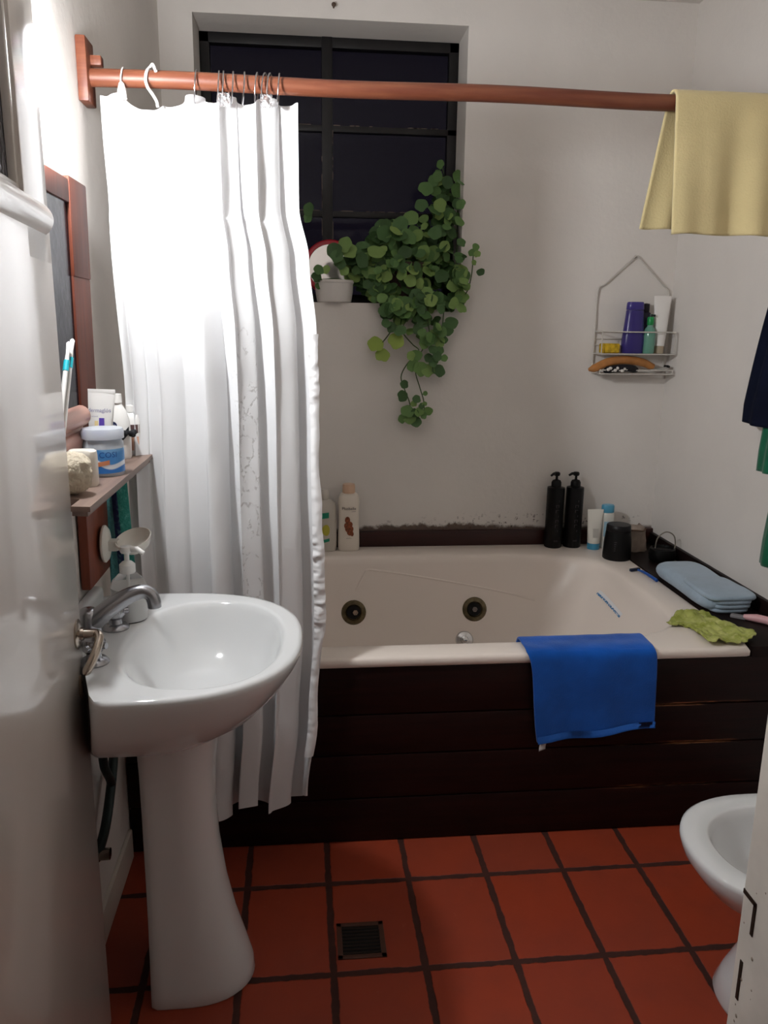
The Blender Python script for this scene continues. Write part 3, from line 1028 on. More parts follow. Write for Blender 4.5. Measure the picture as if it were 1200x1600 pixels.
# blue towel over the bath rim
pathb = spline([(2.075, 0.47), (2.052, 0.535), (2.028, 0.563), (1.985, 0.564), (1.945, 0.563), (1.928, 0.552), (1.924, 0.52), (1.926, 0.45), (1.930, 0.38), (1.932, 0.31)], 60)
def bluet(u, v):
    p = pathb[int(round(v * 60))]
    k = max(0, (v - 0.5) / 0.5)
    x = lerp(0.582, 0.938, u) + lerp(0.040, 0.018, u) * k
    x += 0.010 * nz(v * 3, u * 2, 1.0) * k
    y, z = p[0], p[1]
    if k > 0:
        z -= (0.016 - 0.035 * u) * k
        y -= 0.006 * (1 + sin(u * 11 + 1.5)) * k * 0.8 + 0.003 * nz(u * 5, v * 3, 5) * k
        z += 0.002 * sin(u * 9 + 0.6) * k
    else:
        z += 0.002 * nz(u * 8, v * 9, 2)
        y -= 0.012 * (1 - u) * max(0, 1 - v * 3)
    return (x, y, z)
bt = thing('hand_towel', 'royal blue towel draped over the front rim of the bathtub', 'towel', (0.76, 1.98, ZT))
B().grid(bluet, 60, 60).done('terry_cloth', towel_mat('blue terry', '#0c54b0', 0.18), bt, angle=180, solid=0.007, sub=1)
def hem(u, v):
    x, y, z = bluet(u, 1.0 - 0.10 * v)
    return (x, y - 0.0080, z)
B().grid(lambda u, v: hem(lerp(0.004, 0.996, u), v * 0.35), 60, 4).done('hem', M('blue woven hem', '#1656a8', 0.75, bscale=90, bstr=0.4), bt, angle=180)
b = B().grid(lambda u, v: (0.632 + 0.018 * u - 0.004 * v, 1.918 + 0.004 * sin(v * 3), 0.302 - 0.030 * v * (1 - 0.25 * u)), 4, 6)
b.done('care_tag', M('white care tag', '#b8b4b2', 0.6), bt, solid=0.0006)

# yellow towel over the rod
def ytow(u, v):
    # v: 0 front hem -> 0.5 top -> 1 back hem
    L = 0.30
    s = (v - 0.5) * 2
    a = RR + 0.006
    if abs(s) < 0.08:
        th = s / 0.08 * pi / 2
        y, z = RY + a * sin(th), RZ + a * cos(th)
        drop = 0.0
    else:
        sg = 1 if s > 0 else -1
        drop = (abs(s) - 0.08) / 0.92
        y = RY + sg * (a + 0.006 * drop)
        z = RZ - drop * (L if sg < 0 else 0.275)
    sg = -1 if s < 0 else 1
    xl = 0.868 + (0.012 if sg < 0 else -0.018) * drop
    xr = 1.395
    x = lerp(xl, xr, u)
    amp = 0.014 * drop ** 0.8
    y += sg * amp * (0.6 + sin(u * 17 + 0.6 * drop + (0 if sg < 0 else 2)) * 0.8 + 0.5 * sin(u * 33 + 1)) * min(1, u * 6 + 0.25) 
    if sg > 0:
        y += 0.05 * drop
    z += 0.006 * nz(u * 5, sg * 3, 1) * drop
    return (x, y, z)
yt = tag(B().grid(ytow, 90, 100).done('bath_towel', towel_mat('pale yellow terry', '#d6c594', 0.05), angle=180, solid=0.006, loc=(1.13, RY, RZ + RR)),
         'pale yellow towel hanging over the right end of the rod', 'towel')

# striped towel beside the mirror
mst, t, bb, o = new_mat('teal and navy striped terry')
g, x, y, z = pos_xyz(t)
nn_ = noise_tex(t, g, 90, 3)
s0 = mth(t, 'ADD', x, mth(t, 'MULTIPLY_ADD', z, 0.03, -0.03))
c = mixc(t, sstep(t, s0, -0.4475, -0.4465), lin('#58a0a4'), lin('#22305e'))
c = mixc(t, sstep(t, s0, -0.4335, -0.4325), c, lin('#2c8478'))
c = mixc(t, mth(t, 'MULTIPLY', sstep(t, nn_, 0.5, 0.7), 0.35), c, lin('#7cc0b8'))
t.links.new(c, bb.inputs['Base Color'])
bb.inputs['Roughness'].default_value = 0.9
bump(t, bb, noise_tex(t, g, 180, 3), 0.9, 0.004)
def stripe(u, v):
    x = lerp(-0.462, -0.414, u) + 0.006 * v * u
    return (x, 1.845 + 0.006 * sin(u * 6 + 1) + 0.02 * u * v, lerp(1.083, 0.76, v))
b = B().grid(stripe, 16, 40)
tag(b.done('hand_towel', mst, angle=180, solid=0.008, loc=(-0.44, 1.845, 1.083)), 'teal and navy striped towel hanging below the shelf end', 'towel')

# folded pale blue towel on the ledge
fb = thing('folded_towel', 'folded pale blue towel lying on the dark ledge by the right wall', 'towel', (1.31, 2.35, ZT))
m_pblue = towel_mat('pale blue terry', '#a2b4c4', 0.08)
b = B()
def slab(z0, z1, x0, x1, y0, y1, rot, sd, sag=0.0):
    N = 64
    cx, cy = (x0 + x1) / 2, (y0 + y1) / 2
    a, bb2 = (x1 - x0) / 2, (y1 - y0) / 2
    loops = []
    m = 8
    r = (z1 - z0) / 2
    for k in range(m + 1):
        th = -pi / 2 + pi * k / m
        z = (z0 + z1) / 2 + r * sin(th)
        ins = r * (1 - cos(th))
        L = []
        for q in range(N):
            f = 2 * pi * q / N
            c, s = cos(f), sin(f)
            rr = (abs(c) ** 6 + abs(s) ** 6) ** (-1 / 6)
            px_, py_ = (a - ins) * rr * c, (bb2 - ins) * rr * s
            px_ += 0.006 * nz(f * 1.2, sd, z0 * 9)
            zz_ = z + 0.004 * nz(px_ * 12, py_ * 9, sd) * (1 if k > m / 2 else 0.2)
            X_, Y_ = cos(rot) * px_ - sin(rot) * py_, sin(rot) * px_ + cos(rot) * py_
            L.append((cx + X_, cy + Y_, max(zz_, z0)))
        loops.append(L)
    b.loft(loops, True, True)
slab(ZT + 0.001, ZT + 0.016, 1.240, 1.372, 2.196, 2.56, 0.0, 1)
slab(ZT + 0.015, ZT + 0.030, 1.236, 1.378, 2.192, 2.57, 0.0, 2)
slab(ZT + 0.029, ZT + 0.044, 1.238, 1.380, 2.190, 2.58, 0.0, 3)
slab(ZT + 0.002, ZT + 0.056, 1.219, 1.386, 2.202, 2.602, 0.0, 4)
slab(ZT + 0.042, ZT + 0.058, 1.224, 1.386, 2.188, 2.40, 0.0, 5)
b.done('folded_layers', m_pblue, fb, angle=80)

# lime green washcloth on the corner of the rim
mg_, t, bb, o = new_mat('lime green cloth')
g, x, y, z = pos_xyz(t)
n1 = noise_tex(t, g, 14, 4)
n2 = noise_tex(t, g, 60, 4)
c = mixc(t, sstep(t, n1, 0.35, 0.65), lin('#92993e'), lin('#b8bc6c'))
c = mixc(t, mth(t, 'MULTIPLY', sstep(t, n2, 0.5, 0.7), 0.6), c, lin('#d0cc8c'))
t.links.new(c, bb.inputs['Base Color'])
bb.inputs['Roughness'].default_value = 0.9
bump(t, bb, n2, 0.7, 0.006)
WP = spline([(1.048, 2.102, 0), (1.118, 2.183, 0), (1.170, 2.205, 0), (1.215, 2.192, 0), (1.228, 2.150, 0), (1.238, 2.080, 0), (1.258, 1.990, 0), (1.220, 1.962, 0), (1.183, 1.948, 0), (1.140, 1.955, 0), (1.106, 1.948, 0), (1.100, 2.000, 0), (1.113, 2.060, 0), (1.095, 2.098, 0), (1.048, 2.102, 0)], 120)[:-1]
wc = Vector((1.165, 2.085, 0))
def wash(u, v):
    i = int(round(u * 120)) % 120
    e = WP[i]
    e = e + (e - wc) * 0.05 * nz(u * 40, 1.0, 2.0)
    p = wc.lerp(e, v)
    z = ZT + 0.004 + 0.016 * abs(nz(p.x * 22, p.y * 18, 2.2)) + 0.012 * max(0, sin(p.x * 40 + p.y * 26)) * (0.4 + 0.6 * v) + 0.006 * nz(p.x * 90, p.y * 90, 1) + 0.010 * v ** 4 * max(0, nz(u * 12, 0.5, 0.3))
    return (p.x, p.y, max(z, ZT + 0.002))
tag(B().grid(wash, 120, 24).done('washcloth', mg_, angle=180, solid=0.003, loc=(1.16, 2.1, ZT), soff=1.0), 'crumpled lime green washcloth on the right front corner of the bathtub rim', 'washcloth')

# ------------------------------------------------------------------ bottles and small things on the bath
def lettering(parent, items, mat, name='lettering'):
    for s, size, fn in items:
        b = B()
        text_on(b, s, size, fn)
        b.done(name, mat, parent, smooth=False, weld=False)

# cream bottle with brown almond picture
c0 = (0.163, 2.983, ZT)
t1 = thing('shampoo_bottle', 'cream bottle with brown almond picture and peach cap at the back of the bathtub', 'bottle', c0)
pr = [(0.9, 0), (1.0, 0.004), (1.02, 0.03), (1.0, 0.07), (0.95, 0.10), (0.955, 0.15), (1.0, 0.19), (0.97, 0.21), (0.8, 0.224), (0.62, 0.229)]
B().loft(oval(pr, c0, 0.041, 0.026), True, True).done('body', M('cream plastic body', '#e6dccf', 0.3), t1)
B().lathe([(0.024, 0.228), (0.0245, 0.231), (0.024, 0.256), (0.022, 0.262), (0.001, 0.263)], c0, 28).done('cap', M('peach cap', '#dcb89c', 0.35), t1)
def onf(c, zoff, off=0.0275):
    return lambda x, y: (c[0] + x, c[1] - off + (x / 0.041) ** 2 * 0.010, c[2] + zoff + y)
lettering(t1, [('Plusbelle', 0.0155, onf(c0, 0.165)), ('crema', 0.006, lambda x, y: onf(c0, 0.157)(x + 0.018, y)), ('almendras', 0.005, onf(c0, 0.052))], m_ink)
b = B()
for (dx, dz, sx, sz) in ((-0.006, 0.125, 0.010, 0.014), (0.002, 0.108, 0.012, 0.012), (-0.004, 0.093, 0.012, 0.016), (0.008, 0.090, 0.009, 0.012), (0.004, 0.076, 0.012, 0.012), (-0.012, 0.103, 0.007, 0.011), (0.012, 0.070, 0.006, 0.009)):
    L = [(c0[0] + dx + sx * cos(a), c0[1] - 0.0272 + ((dx) / 0.041) ** 2 * 0.010 - 0.0006 * (dz * 10 % 1), c0[2] + dz + sz * sin(a)) for a in [2 * pi * k / 18 for k in range(18)]]
    b.bm.faces.new([b.bm.verts.new(p) for p in L])
b.done('almond_picture', M('brown almond print', '#8a4a2c', 0.6, nscale=120, nvar=0.5), t1, smooth=False, weld=False)

# translucent bottle half behind the curtain
c0 = (0.072, 2.985, ZT)
t2 = thing('shampoo_bottle', 'whitish bottle with green and yellow label beside the curtain edge', 'bottle', c0)
pr = [(0.92, 0), (1.0, 0.005), (1.02, 0.04), (1.0, 0.12), (0.96, 0.17), (0.85, 0.19), (0.5, 0.203), (0.36, 0.206)]
B().loft(oval(pr, c0, 0.044, 0.028), True, True).done('body', M('milky plastic', '#d2cabe', 0.25, trans=0.15), t2)
B().lathe([(0.016, 0.205), (0.0175, 0.207), (0.0175, 0.236), (0.015, 0.242), (0.001, 0.242)], c0, 24).done('cap', M('milky cap', '#cfc8c0', 0.3), t2)
m_gprint = M('green print', '#1c8a6c', 0.5)
B().grid(lambda u, v: onf(c0, 0.0, 0.0292)(lerp(-0.036, 0.014, u), lerp(0.128, 0.150, v) + 0.006 * u), 8, 3).done('green_label', m_gprint, t2, weld=False)
B().grid(lambda u, v: onf(c0, 0.0, 0.0292)(lerp(-0.034, 0.016, u), lerp(0.034, 0.046, v) + 0.008 * u * u), 8, 3).done('green_stripe', m_gprint, t2, weld=False)
b = B()
L = [onf(c0, 0.0, 0.0293)(0.002 + 0.015 * cos(a), 0.086 + 0.022 * sin(a) * (1 + 0.15 * cos(a))) for a in [2 * pi * k / 20 for k in range(20)]]
b.bm.faces.new([b.bm.verts.new(p) for p in L])
b.done('fruit_picture', M('yellow print', '#b8b040', 0.5), t2, smooth=False, weld=False)

# two black pump bottles
def pump_bottle(x, y, turn, label):
    r = thing('pump_bottle', label, 'bottle', (x, y, ZT), 'black pump bottles at the back of the bathtub')
    c = (x, y, ZT)
    B().lathe([(0.001, 0), (0.0325, 0), (0.0345, 0.003), (0.0345, 0.236), (0.0335, 0.242), (0.019, 0.245), (0.001, 0.245)], c, 36).done('body', m_black, r)
    B().lathe([(0.0185, 0.240), (0.0195, 0.243), (0.0195, 0.262), (0.015, 0.270), (0.008, 0.272), (0.005, 0.274), (0.0045, 0.292), (0.001, 0.292)], c, 24).done('collar', m_blackmat, r)
    b = B()
    b.lathe([(0.001, 0.288), (0.010, 0.288), (0.0125, 0.292), (0.0125, 0.299), (0.009, 0.303), (0.001, 0.303)], c, 22)
    dx, dy = cos(turn), sin(turn)
    b.tube([(x, y, ZT + 0.297), (x + 0.02 * dx, y + 0.02 * dy, ZT + 0.297), (x + 0.032 * dx, y + 0.032 * dy, ZT + 0.291)], [0.0065, 0.0055, 0.0045], 10)
    b.done('pump_head', m_black, r)
    b = B()
    for k in range(7):   # faint upright lettering strokes
        z = ZT + 0.195 - 0.02 * k
        for (a0, a1, z0, z1) in ((-0.006, 0.006, 0, 0.0012), (-0.006, -0.0045, -0.01, 0), (0.0045, 0.006, -0.008, 0)):
            if (k + int(a0 * 1000)) % 3 == 0:
                continue
            b.box((x + a0, y - 0.0350, z + z0), (x + a1, y - 0.0342, z + z1))
    for z0 in (0.028, 0.032):
        b.box((x - 0.008, y - 0.0350, ZT + z0), (x + 0.008, y - 0.0342, ZT + z0 + 0.0014))
    b.done('lettering', M('grey print', '#4a4448', 0.5), r, smooth=False)
pump_bottle(0.982, 2.990, radians(-150), 'black pump bottle on the back rim, left one of the pair')
pump_bottle(1.060, 2.990, radians(-165), 'black pump bottle on the back rim, right one of the pair')

# white tube with blue cap, standing on its cap
def tube_shape(b, c, w, d, h, rb, wtop):
    loops = []
    N = 32
    for k in range(13):
        f = k / 12
        z = lerp(0, h, f)
        ax = lerp(rb, wtop / 2, f)
        ay = lerp(rb, 0.0018, f ** 1.3)
        n = lerp(2.0, 2.6, f)
        L = []
        for q in range(N):
            th = 2 * pi * q / N
            cc, s = cos(th), sin(th)
            r = (abs(cc) ** n + abs(s) ** n) ** (-1 / n)
            L.append((c[0] + ax * r * cc, c[1] + ay * r * s, c[2] + z))
        loops.append(L)
    b.loft(loops, True, True)
c0 = (1.135, 2.950, ZT)
t3 = thing('cream_tube', 'white squeeze tube standing on its blue cap beside the black pump bottles', 'tube', c0)
B().lathe([(0.001, 0), (0.0235, 0), (0.0245, 0.002), (0.0245, 0.024), (0.001, 0.025)], c0, 28).done('cap', M('sky blue cap', '#4a9cc0', 0.35), t3)
b = B()
tube_shape(b, (c0[0], c0[1], c0[2] + 0.025), 0, 0, 0.135, 0.024, 0.066)
b.done('body', m_offwhite, t3)
b = B()
b.grid(lambda u, v: (c0[0] + lerp(-0.012, 0.012, u), c0[1] - 0.0225 + 0.006 * v, c0[2] + lerp(0.05, 0.085, v)), 4, 4)
b.done('print', M('faint grey print', '#c8c4bc', 0.5), t3, smooth=False)
c0 = (1.190, 2.965, ZT)
t4 = thing('lotion_bottle', 'slim white bottle with a light blue cap behind the black jar', 'bottle', c0)
B().loft(oval([(0.92, 0), (1, 0.004), (1, 0.12), (0.95, 0.138), (0.8, 0.145)], c0, 0.027, 0.02), True, True).done('body', M('white bottle plastic', '#dcdad2', 0.3), t4)
B().loft(oval([(0.82, 0.145), (0.86, 0.147), (0.86, 0.170), (0.78, 0.175)], c0, 0.029, 0.022), True, True).done('cap', M('light blue cap', '#5aa4c4', 0.35), t4)
b = B().grid(lambda u, v: (c0[0] + lerp(-0.018, 0.01, u), c0[1] - 0.0207 + (lerp(-0.018, 0.01, u) / 0.027) ** 2 * 0.006, c0[2] + lerp(0.05, 0.11, v)), 6, 3)
b.done('blue_print', M('pale blue print', '#9cc0d0', 0.5), t4)

# black jar
c0 = (1.178, 2.815, ZT)
t5 = thing('cosmetic_jar', 'wide black jar with a flat lid on the back right rim', 'jar', c0)
B().lathe([(0.001, 0), (0.051, 0), (0.053, 0.003), (0.053, 0.02), (0.0505, 0.07), (0.046, 0.108), (0.001, 0.108)], c0, 40).done('body', m_blackmat, t5)
B().lathe([(0.0455, 0.1085), (0.0465, 0.110), (0.0445, 0.130), (0.042, 0.133), (0.001, 0.1335)], c0, 40).done('lid', M('black lid', '#141214', 0.4, spec=0.3), t5)
b = B()
for k, w in enumerate((0.010, 0.016, 0.008, 0.014, 0.006)):
    b.box((c0[0] - 0.030, c0[1] - 0.0455, c0[2] + 0.072 - 0.008 * k), (c0[0] - 0.030 + w, c0[1] - 0.0435, c0[2] + 0.0735 - 0.008 * k))
b.done('lettering', M('grey jar print', '#5a5456', 0.5), t5, smooth=False)

# beige crumpled pouch
c0 = (1.292, 2.93, ZT)
b = B()
loops = []
for k in range(11):
    f = k / 10
    z = 0.098 * f
    r = 0.052 * (1 - 0.25 * f) * (1 if k < 9 else (0.9 if k == 9 else 0.55))
    L = []
    for q in range(36):
        th = 2 * pi * q / 36
        rr = r * (1 + 0.18 * nz(cos(th) * 2.2, sin(th) * 2.2, f * 3) + 0.08 * nz(cos(th) * 6, sin(th) * 6, f * 8))
        L.append((c0[0] + rr * cos(th), c0[1] + 0.8 * rr * sin(th), c0[2] + z + (0.012 * nz(cos(th) * 3, sin(th) * 3, 8) if k > 6 else 0)))
    loops.append(L)
t6 = thing('cloth_pouch', 'crumpled beige cloth pouch in the back corner of the ledge', 'pouch', c0)
b.loft(loops, True, True)
b.done('bag', M('beige crumpled cloth', '#9c8c80', 0.85, nscale=20, nvar=0.2, bscale=30, bstr=0.5), t6, angle=70)
B().tube(spline([(c0[0] - 0.042, c0[1] - 0.030, c0[2] + 0.086), (c0[0] - 0.012, c0[1] - 0.041, c0[2] + 0.088), (c0[0] + 0.02, c0[1] - 0.034, c0[2] + 0.084), (c0[0] + 0.036, c0[1] - 0.02, c0[2] + 0.09)], 16), 0.003, 8).done('drawstring', M('brown cord', '#5c4638', 0.8), t6)

# small black pot with a wire handle
c0 = (1.335, 2.765, ZT)
t7 = thing('small_pot', 'low black pot with an upright wire loop handle on the ledge', 'pot', c0)
B().lathe([(0.001, 0), (0.040, 0), (0.046, 0.006), (0.050, 0.03), (0.046, 0.05), (0.040, 0.054), (0.038, 0.046), (0.001, 0.042)], c0, 32).done('body', M('black enamel', '#090808', 0.45, spec=0.25), t7)
b = B().tube(spline([(c0[0] - 0.030, c0[1], c0[2] + 0.05), (c0[0] - 0.026, c0[1] - 0.006, c0[2] + 0.092), (c0[0] + 0.002, c0[1] - 0.01, c0[2] + 0.116), (c0[0] + 0.034, c0[1] - 0.008, c0[2] + 0.102), (c0[0] + 0.046, c0[1] - 0.004, c0[2] + 0.066), (c0[0] + 0.036, c0[1] - 0.012, c0[2] + 0.03), (c0[0] + 0.03, c0[1] - 0.03, c0[2] + 0.045)], 50), 0.0024, 8)
b.done('wire_handle', M('pale wire', '#9c9488', 0.35, 0.6), t7)

# blue razor on the right rim
rz = thing('razor', 'blue disposable razor lying on the right rim of the bathtub', 'razor', (1.192, 2.59, ZT))
m_rblue = M('blue plastic', '#1e4fa0', 0.3)
B().tube(spline([(1.205, 2.515, ZT + 0.006), (1.200, 2.55, ZT + 0.009), (1.192, 2.60, ZT + 0.011), (1.186, 2.63, ZT + 0.009)], 16), [0.0055] * 8 + [0.005] * 5 + [0.004] * 4, 10).done('handle', m_rblue, rz)
XZ = Matrix.Translation((1.180, 2.645, ZT + 0.006)) @ Matrix.Rotation(radians(20), 4, 'Z')
B().box((-0.021, -0.006, -0.005), (0.021, 0.006, 0.005), 0.002, XZ).done('blade_head', M('dark blue head', '#142038', 0.4), rz)

# pink razor with grey head near the corner
pk = thing('foot_file', 'pink handled tool with a grey head at the right end of the ledge', 'tool', (1.36, 2.12, ZT))
B().tube([(1.313, 2.148, ZT + 0.009), (1.340, 2.126, ZT + 0.012), (1.368, 2.098, ZT + 0.012), (1.388, 2.060, ZT + 0.009)], [0.008, 0.0125, 0.0125, 0.006], 14).done('handle', M('pink plastic', '#dca8ac', 0.35), pk)
B().box((-0.022, -0.011, -0.005), (0.022, 0.011, 0.005), 0.003, Matrix.Translation((1.303, 2.160, ZT + 0.006)) @ Matrix.Rotation(radians(-40), 4, 'Z')).done('head', M('grey plastic', '#8a8688', 0.4), pk)

# ------------------------------------------------------------------ wire caddy on the back wall
cad = thing('wire_caddy', 'white wire shower caddy hanging in the right corner of the back wall', 'caddy', (1.255, 3.045, 1.24))
cx0, cx1, cyb, cyf = 1.112, 1.398, 3.040, 2.955
def wire(b, pts, r=0.0021, closed=False):
    b.tube(pts, r, 8, closed=closed)
b = B()
wire(b, spline([(cx0, cyb, 1.245), (cx0, cyb, 1.40), (cx0 + 0.002, cyb, 1.545), (cx0 + 0.03, cyb, 1.572), (1.235, cyb - 0.004, 1.660), (1.254, cyb - 0.006, 1.674), (1.272, cyb - 0.004, 1.660), (cx1 - 0.03, cyb, 1.572), (cx1 - 0.002, cyb, 1.535), (cx1, cyb, 1.40), (cx1, cyb, 1.245)], 80), 0.0028)
b.done('hanger', m_wire, cad)
b = B().lathe([(0.0005, -0.012), (0.009, -0.012), (0.010, -0.006), (0.006, 0.0), (0.0005, 0.0)], (0, 0, 0), 16, Matrix.Translation((1.254, 3.05, 1.672)) @ Matrix.Rotation(-pi / 2, 4, 'X') @ Matrix.Rotation(pi, 4, 'X'))
b.done('wall_hook', m_wire, cad)
def basket(z0, z1, name):
    b = B()
    for z in (z0, z1):
        wire(b, [(cx0, cyb, z), (cx0, cyf, z), (cx1, cyf, z), (cx1, cyb, z)], 0.0024, True)
    if z1 - z0 > 0.05:
        wire(b, [(cx0, cyb, z0 + 0.055), (cx0 + 0.09, cyb, z0 + 0.055), (cx1, cyb, z0 + 0.055)], 0.0018)
        wire(b, [(cx0, cyb, (z0 + z1) / 2 - 0.01), (cx1, cyb, (z0 + z1) / 2 - 0.01)], 0.0018)
    for k in range(7):
        y = lerp(cyb, cyf, k / 6)
        wire(b, [(cx0, y, z0), (cx1, y, z0)], 0.0016)
    for x in (cx0, cx1):
        for y in (cyf, cyb):
            wire(b, [(x, y, z0), (x, y, z1)], 0.002)
    b.done(name, m_wire, cad)
basket(1.312, 1.394, 'upper_basket')
basket(1.238, 1.252, 'soap_tray')
# contents of the caddy
UZ = 1.3145
b = B().box((1.127, 2.970, UZ), (1.190, 3.025, UZ + 0.036), 0.006, None, 3)
tag(b.done('sponge', M('yellow sponge', '#c8a428', 0.95, nscale=60, nvar=0.3, bscale=90, bstr=0.8, bdist=0.006), loc=(1.158, 2.998, UZ)), 'yellow sponge at the left of the wire caddy', 'sponge')
c0 = (1.246, 2.992, UZ)
pb = thing('shampoo_bottle', 'tall purple bottle in the middle of the wire caddy', 'bottle', c0)
m_pur = M('purple plastic', '#342a70', 0.3)
B().loft(oval([(0.93, 0), (1.0, 0.006), (1.02, 0.05), (0.92, 0.09), (0.84, 0.13), (0.80, 0.157), (0.76, 0.160)], c0, 0.042, 0.026), True, True).done('body', m_pur, pb)
B().loft(oval([(0.77, 0.161), (0.80, 0.163), (0.76, 0.186), (0.70, 0.190)], c0, 0.042, 0.026), True, True).done('cap', M('purple cap', '#3c3280', 0.3), pb)
c0 = (1.300, 3.022, UZ)
gb = thing('shampoo_bottle', 'dark bottle at the back of the wire caddy behind the green spray bottle', 'bottle', c0)
B().loft(oval([(0.95, 0), (1, 0.005), (1, 0.13), (0.8, 0.15), (0.55, 0.155)], c0, 0.026, 0.014), True, True).done('body', M('dark violet plastic', '#2c2640', 0.35), gb)
B().lathe([(0.013, 0.155), (0.0145, 0.157), (0.014, 0.185), (0.001, 0.188)], c0, 20).done('cap', M('dark cap', '#26222e', 0.35), gb)
c0 = (1.305, 2.980, UZ)
sp = thing('spray_bottle', 'small clear bottle with a bright green cap in the wire caddy', 'bottle', c0)
B().lathe([(0.001, 0), (0.020, 0), (0.022, 0.004), (0.022, 0.075), (0.018, 0.092), (0.011, 0.100), (0.010, 0.108), (0.001, 0.108)], c0, 28).done('body', M('mint liquid bottle', '#7fb8a4', 0.12, trans=0.35), sp)
B().lathe([(0.0115, 0.106), (0.0125, 0.109), (0.0125, 0.130), (0.010, 0.136), (0.001, 0.136)], c0, 20).done('cap', M('green cap', '#1c8a48', 0.35), sp)
b = B().lathe([(0.001, 0.135), (0.006, 0.136), (0.006, 0.146), (0.001, 0.146)], c0, 16)
b.tube([(c0[0], c0[1], UZ + 0.142), (c0[0] + 0.016, c0[1] - 0.004, UZ + 0.141)], 0.004, 8)
b.done('nozzle', M('dark nozzle', '#22302c', 0.4), sp)
c0 = (1.353, 2.995, UZ)
wt = thing('cream_tube', 'white squeeze tube standing on its cap at the right of the wire caddy', 'tube', c0)
B().lathe([(0.001, 0), (0.017, 0), (0.018, 0.002), (0.018, 0.028), (0.001, 0.029)], c0, 24).done('cap', M('beige cap', '#b8a890', 0.4), wt)
b = B()
tube_shape(b, (c0[0], c0[1], c0[2] + 0.029), 0, 0, 0.185, 0.020, 0.070)
b.done('body', M('white tube plastic', '#eeeae6', 0.4), wt)
# wooden back brush with bristles in the tray
TZ = 1.2405
br = thing('back_brush', 'orange wooden bath brush lying in the lower tray of the wire caddy', 'brush', (1.19, 2.99, TZ))
b = B()
b.tube(spline([(1.072, 2.965, TZ + 0.012), (1.10, 2.968, TZ + 0.020), (1.15, 2.975, TZ + 0.040), (1.22, 2.985, TZ + 0.048), (1.29, 2.99, TZ + 0.040), (1.335, 2.992, TZ + 0.022)], 40),
       [0.013 + 0.004 * sin(k / 40 * pi) - (0.007 if k < 6 else 0) * (1 - k / 6) for k in range(41)], 16)
b.done('wooden_back', M('orange brown wood', '#b47840', 0.45, nscale=25, nvar=0.2), br)
b = B().tube(spline([(1.13, 2.964, TZ + 0.008), (1.17, 2.962, TZ + 0.016), (1.22, 2.962, TZ + 0.020), (1.265, 2.966, TZ + 0.012)], 24), [0.006, 0.010] + [0.014] * 20 + [0.012, 0.010, 0.006], 12)
b.done('bristles', M('black bristles', '#17141a', 0.8, bscale=200, bstr=1.0, bdist=0.01), br)
b = B()
for k in range(9):
    x = lerp(1.142, 1.215, k / 8)
    b.sphere((x, 2.9485 + 0.002 * (k % 3), TZ + 0.014 + 0.005 * sin(k * 1.9)), 0.0075, 1, 0.5, 0.8, 10)
b.done('white_bristles', M('white bristles', '#d8d2cc', 0.8), br)
rz2 = thing('razor', 'silver razor in the right end of the lower caddy tray', 'razor', (1.36, 2.975, TZ))
B().tube([(1.315, 2.97, TZ + 0.012), (1.35, 2.972, TZ + 0.014), (1.385, 2.975, TZ + 0.022)], [0.005, 0.006, 0.004], 10).done('handle', m_chrome, rz2)
B().box((-0.005, -0.018, -0.004), (0.005, 0.018, 0.004), 0.0015, Matrix.Translation((1.388, 2.985, TZ + 0.026)) @ Matrix.Rotation(0.4, 4, 'Y')).done('blade_head', m_black, rz2)

# ------------------------------------------------------------------ things on the window sill
# round red rimmed mirror
c0 = (0.102, 3.170, WZ0)
rm = thing('table_mirror', 'round red rimmed mirror standing on the window sill behind the white cup', 'mirror', c0)
X = Matrix.Translation((c0[0], c0[1], c0[2] + 0.132)) @ Matrix.Rotation(radians(80), 4, 'X')
B().lathe([(0.001, -0.008), (0.098, -0.008), (0.104, -0.002), (0.104, 0.006), (0.098, 0.012), (0.086, 0.012), (0.086, 0.006), (0.001, 0.006)], (0, 0, 0), 48, X).done('rim', M('red plastic rim', '#b0182c', 0.3), rm)
B().lathe([(0.001, 0.0065), (0.0855, 0.0065), (0.0855, 0.008), (0.001, 0.008)], (0, 0, 0), 48, X).done('mirror_glass', M('silvery mirror glass', '#e4e0dc', 0.12, 0.6), rm)
B().lathe([(0.001, 0), (0.04, 0), (0.042, 0.006), (0.012, 0.012), (0.009, 0.03), (0.001, 0.032)], (c0[0], c0[1] + 0.004, c0[2]), 28).done('foot', M('red plastic foot', '#a8182a', 0.3), rm)
c0 = (0.112, 3.085, WZ0)
b = B().lathe([(0.001, 0.0), (0.058, 0.0), (0.064, 0.004), (0.070, 0.04), (0.0715, 0.07), (0.0735, 0.0715), (0.0735, 0.080), (0.0705, 0.081), (0.067, 0.075), (0.060, 0.01), (0.001, 0.008)], c0, 44)
tag(b.done('ceramic_pot', M('white glazed pot', '#d9d4cf', 0.3), loc=c0), 'low white round pot on the window sill left of the plant', 'pot')

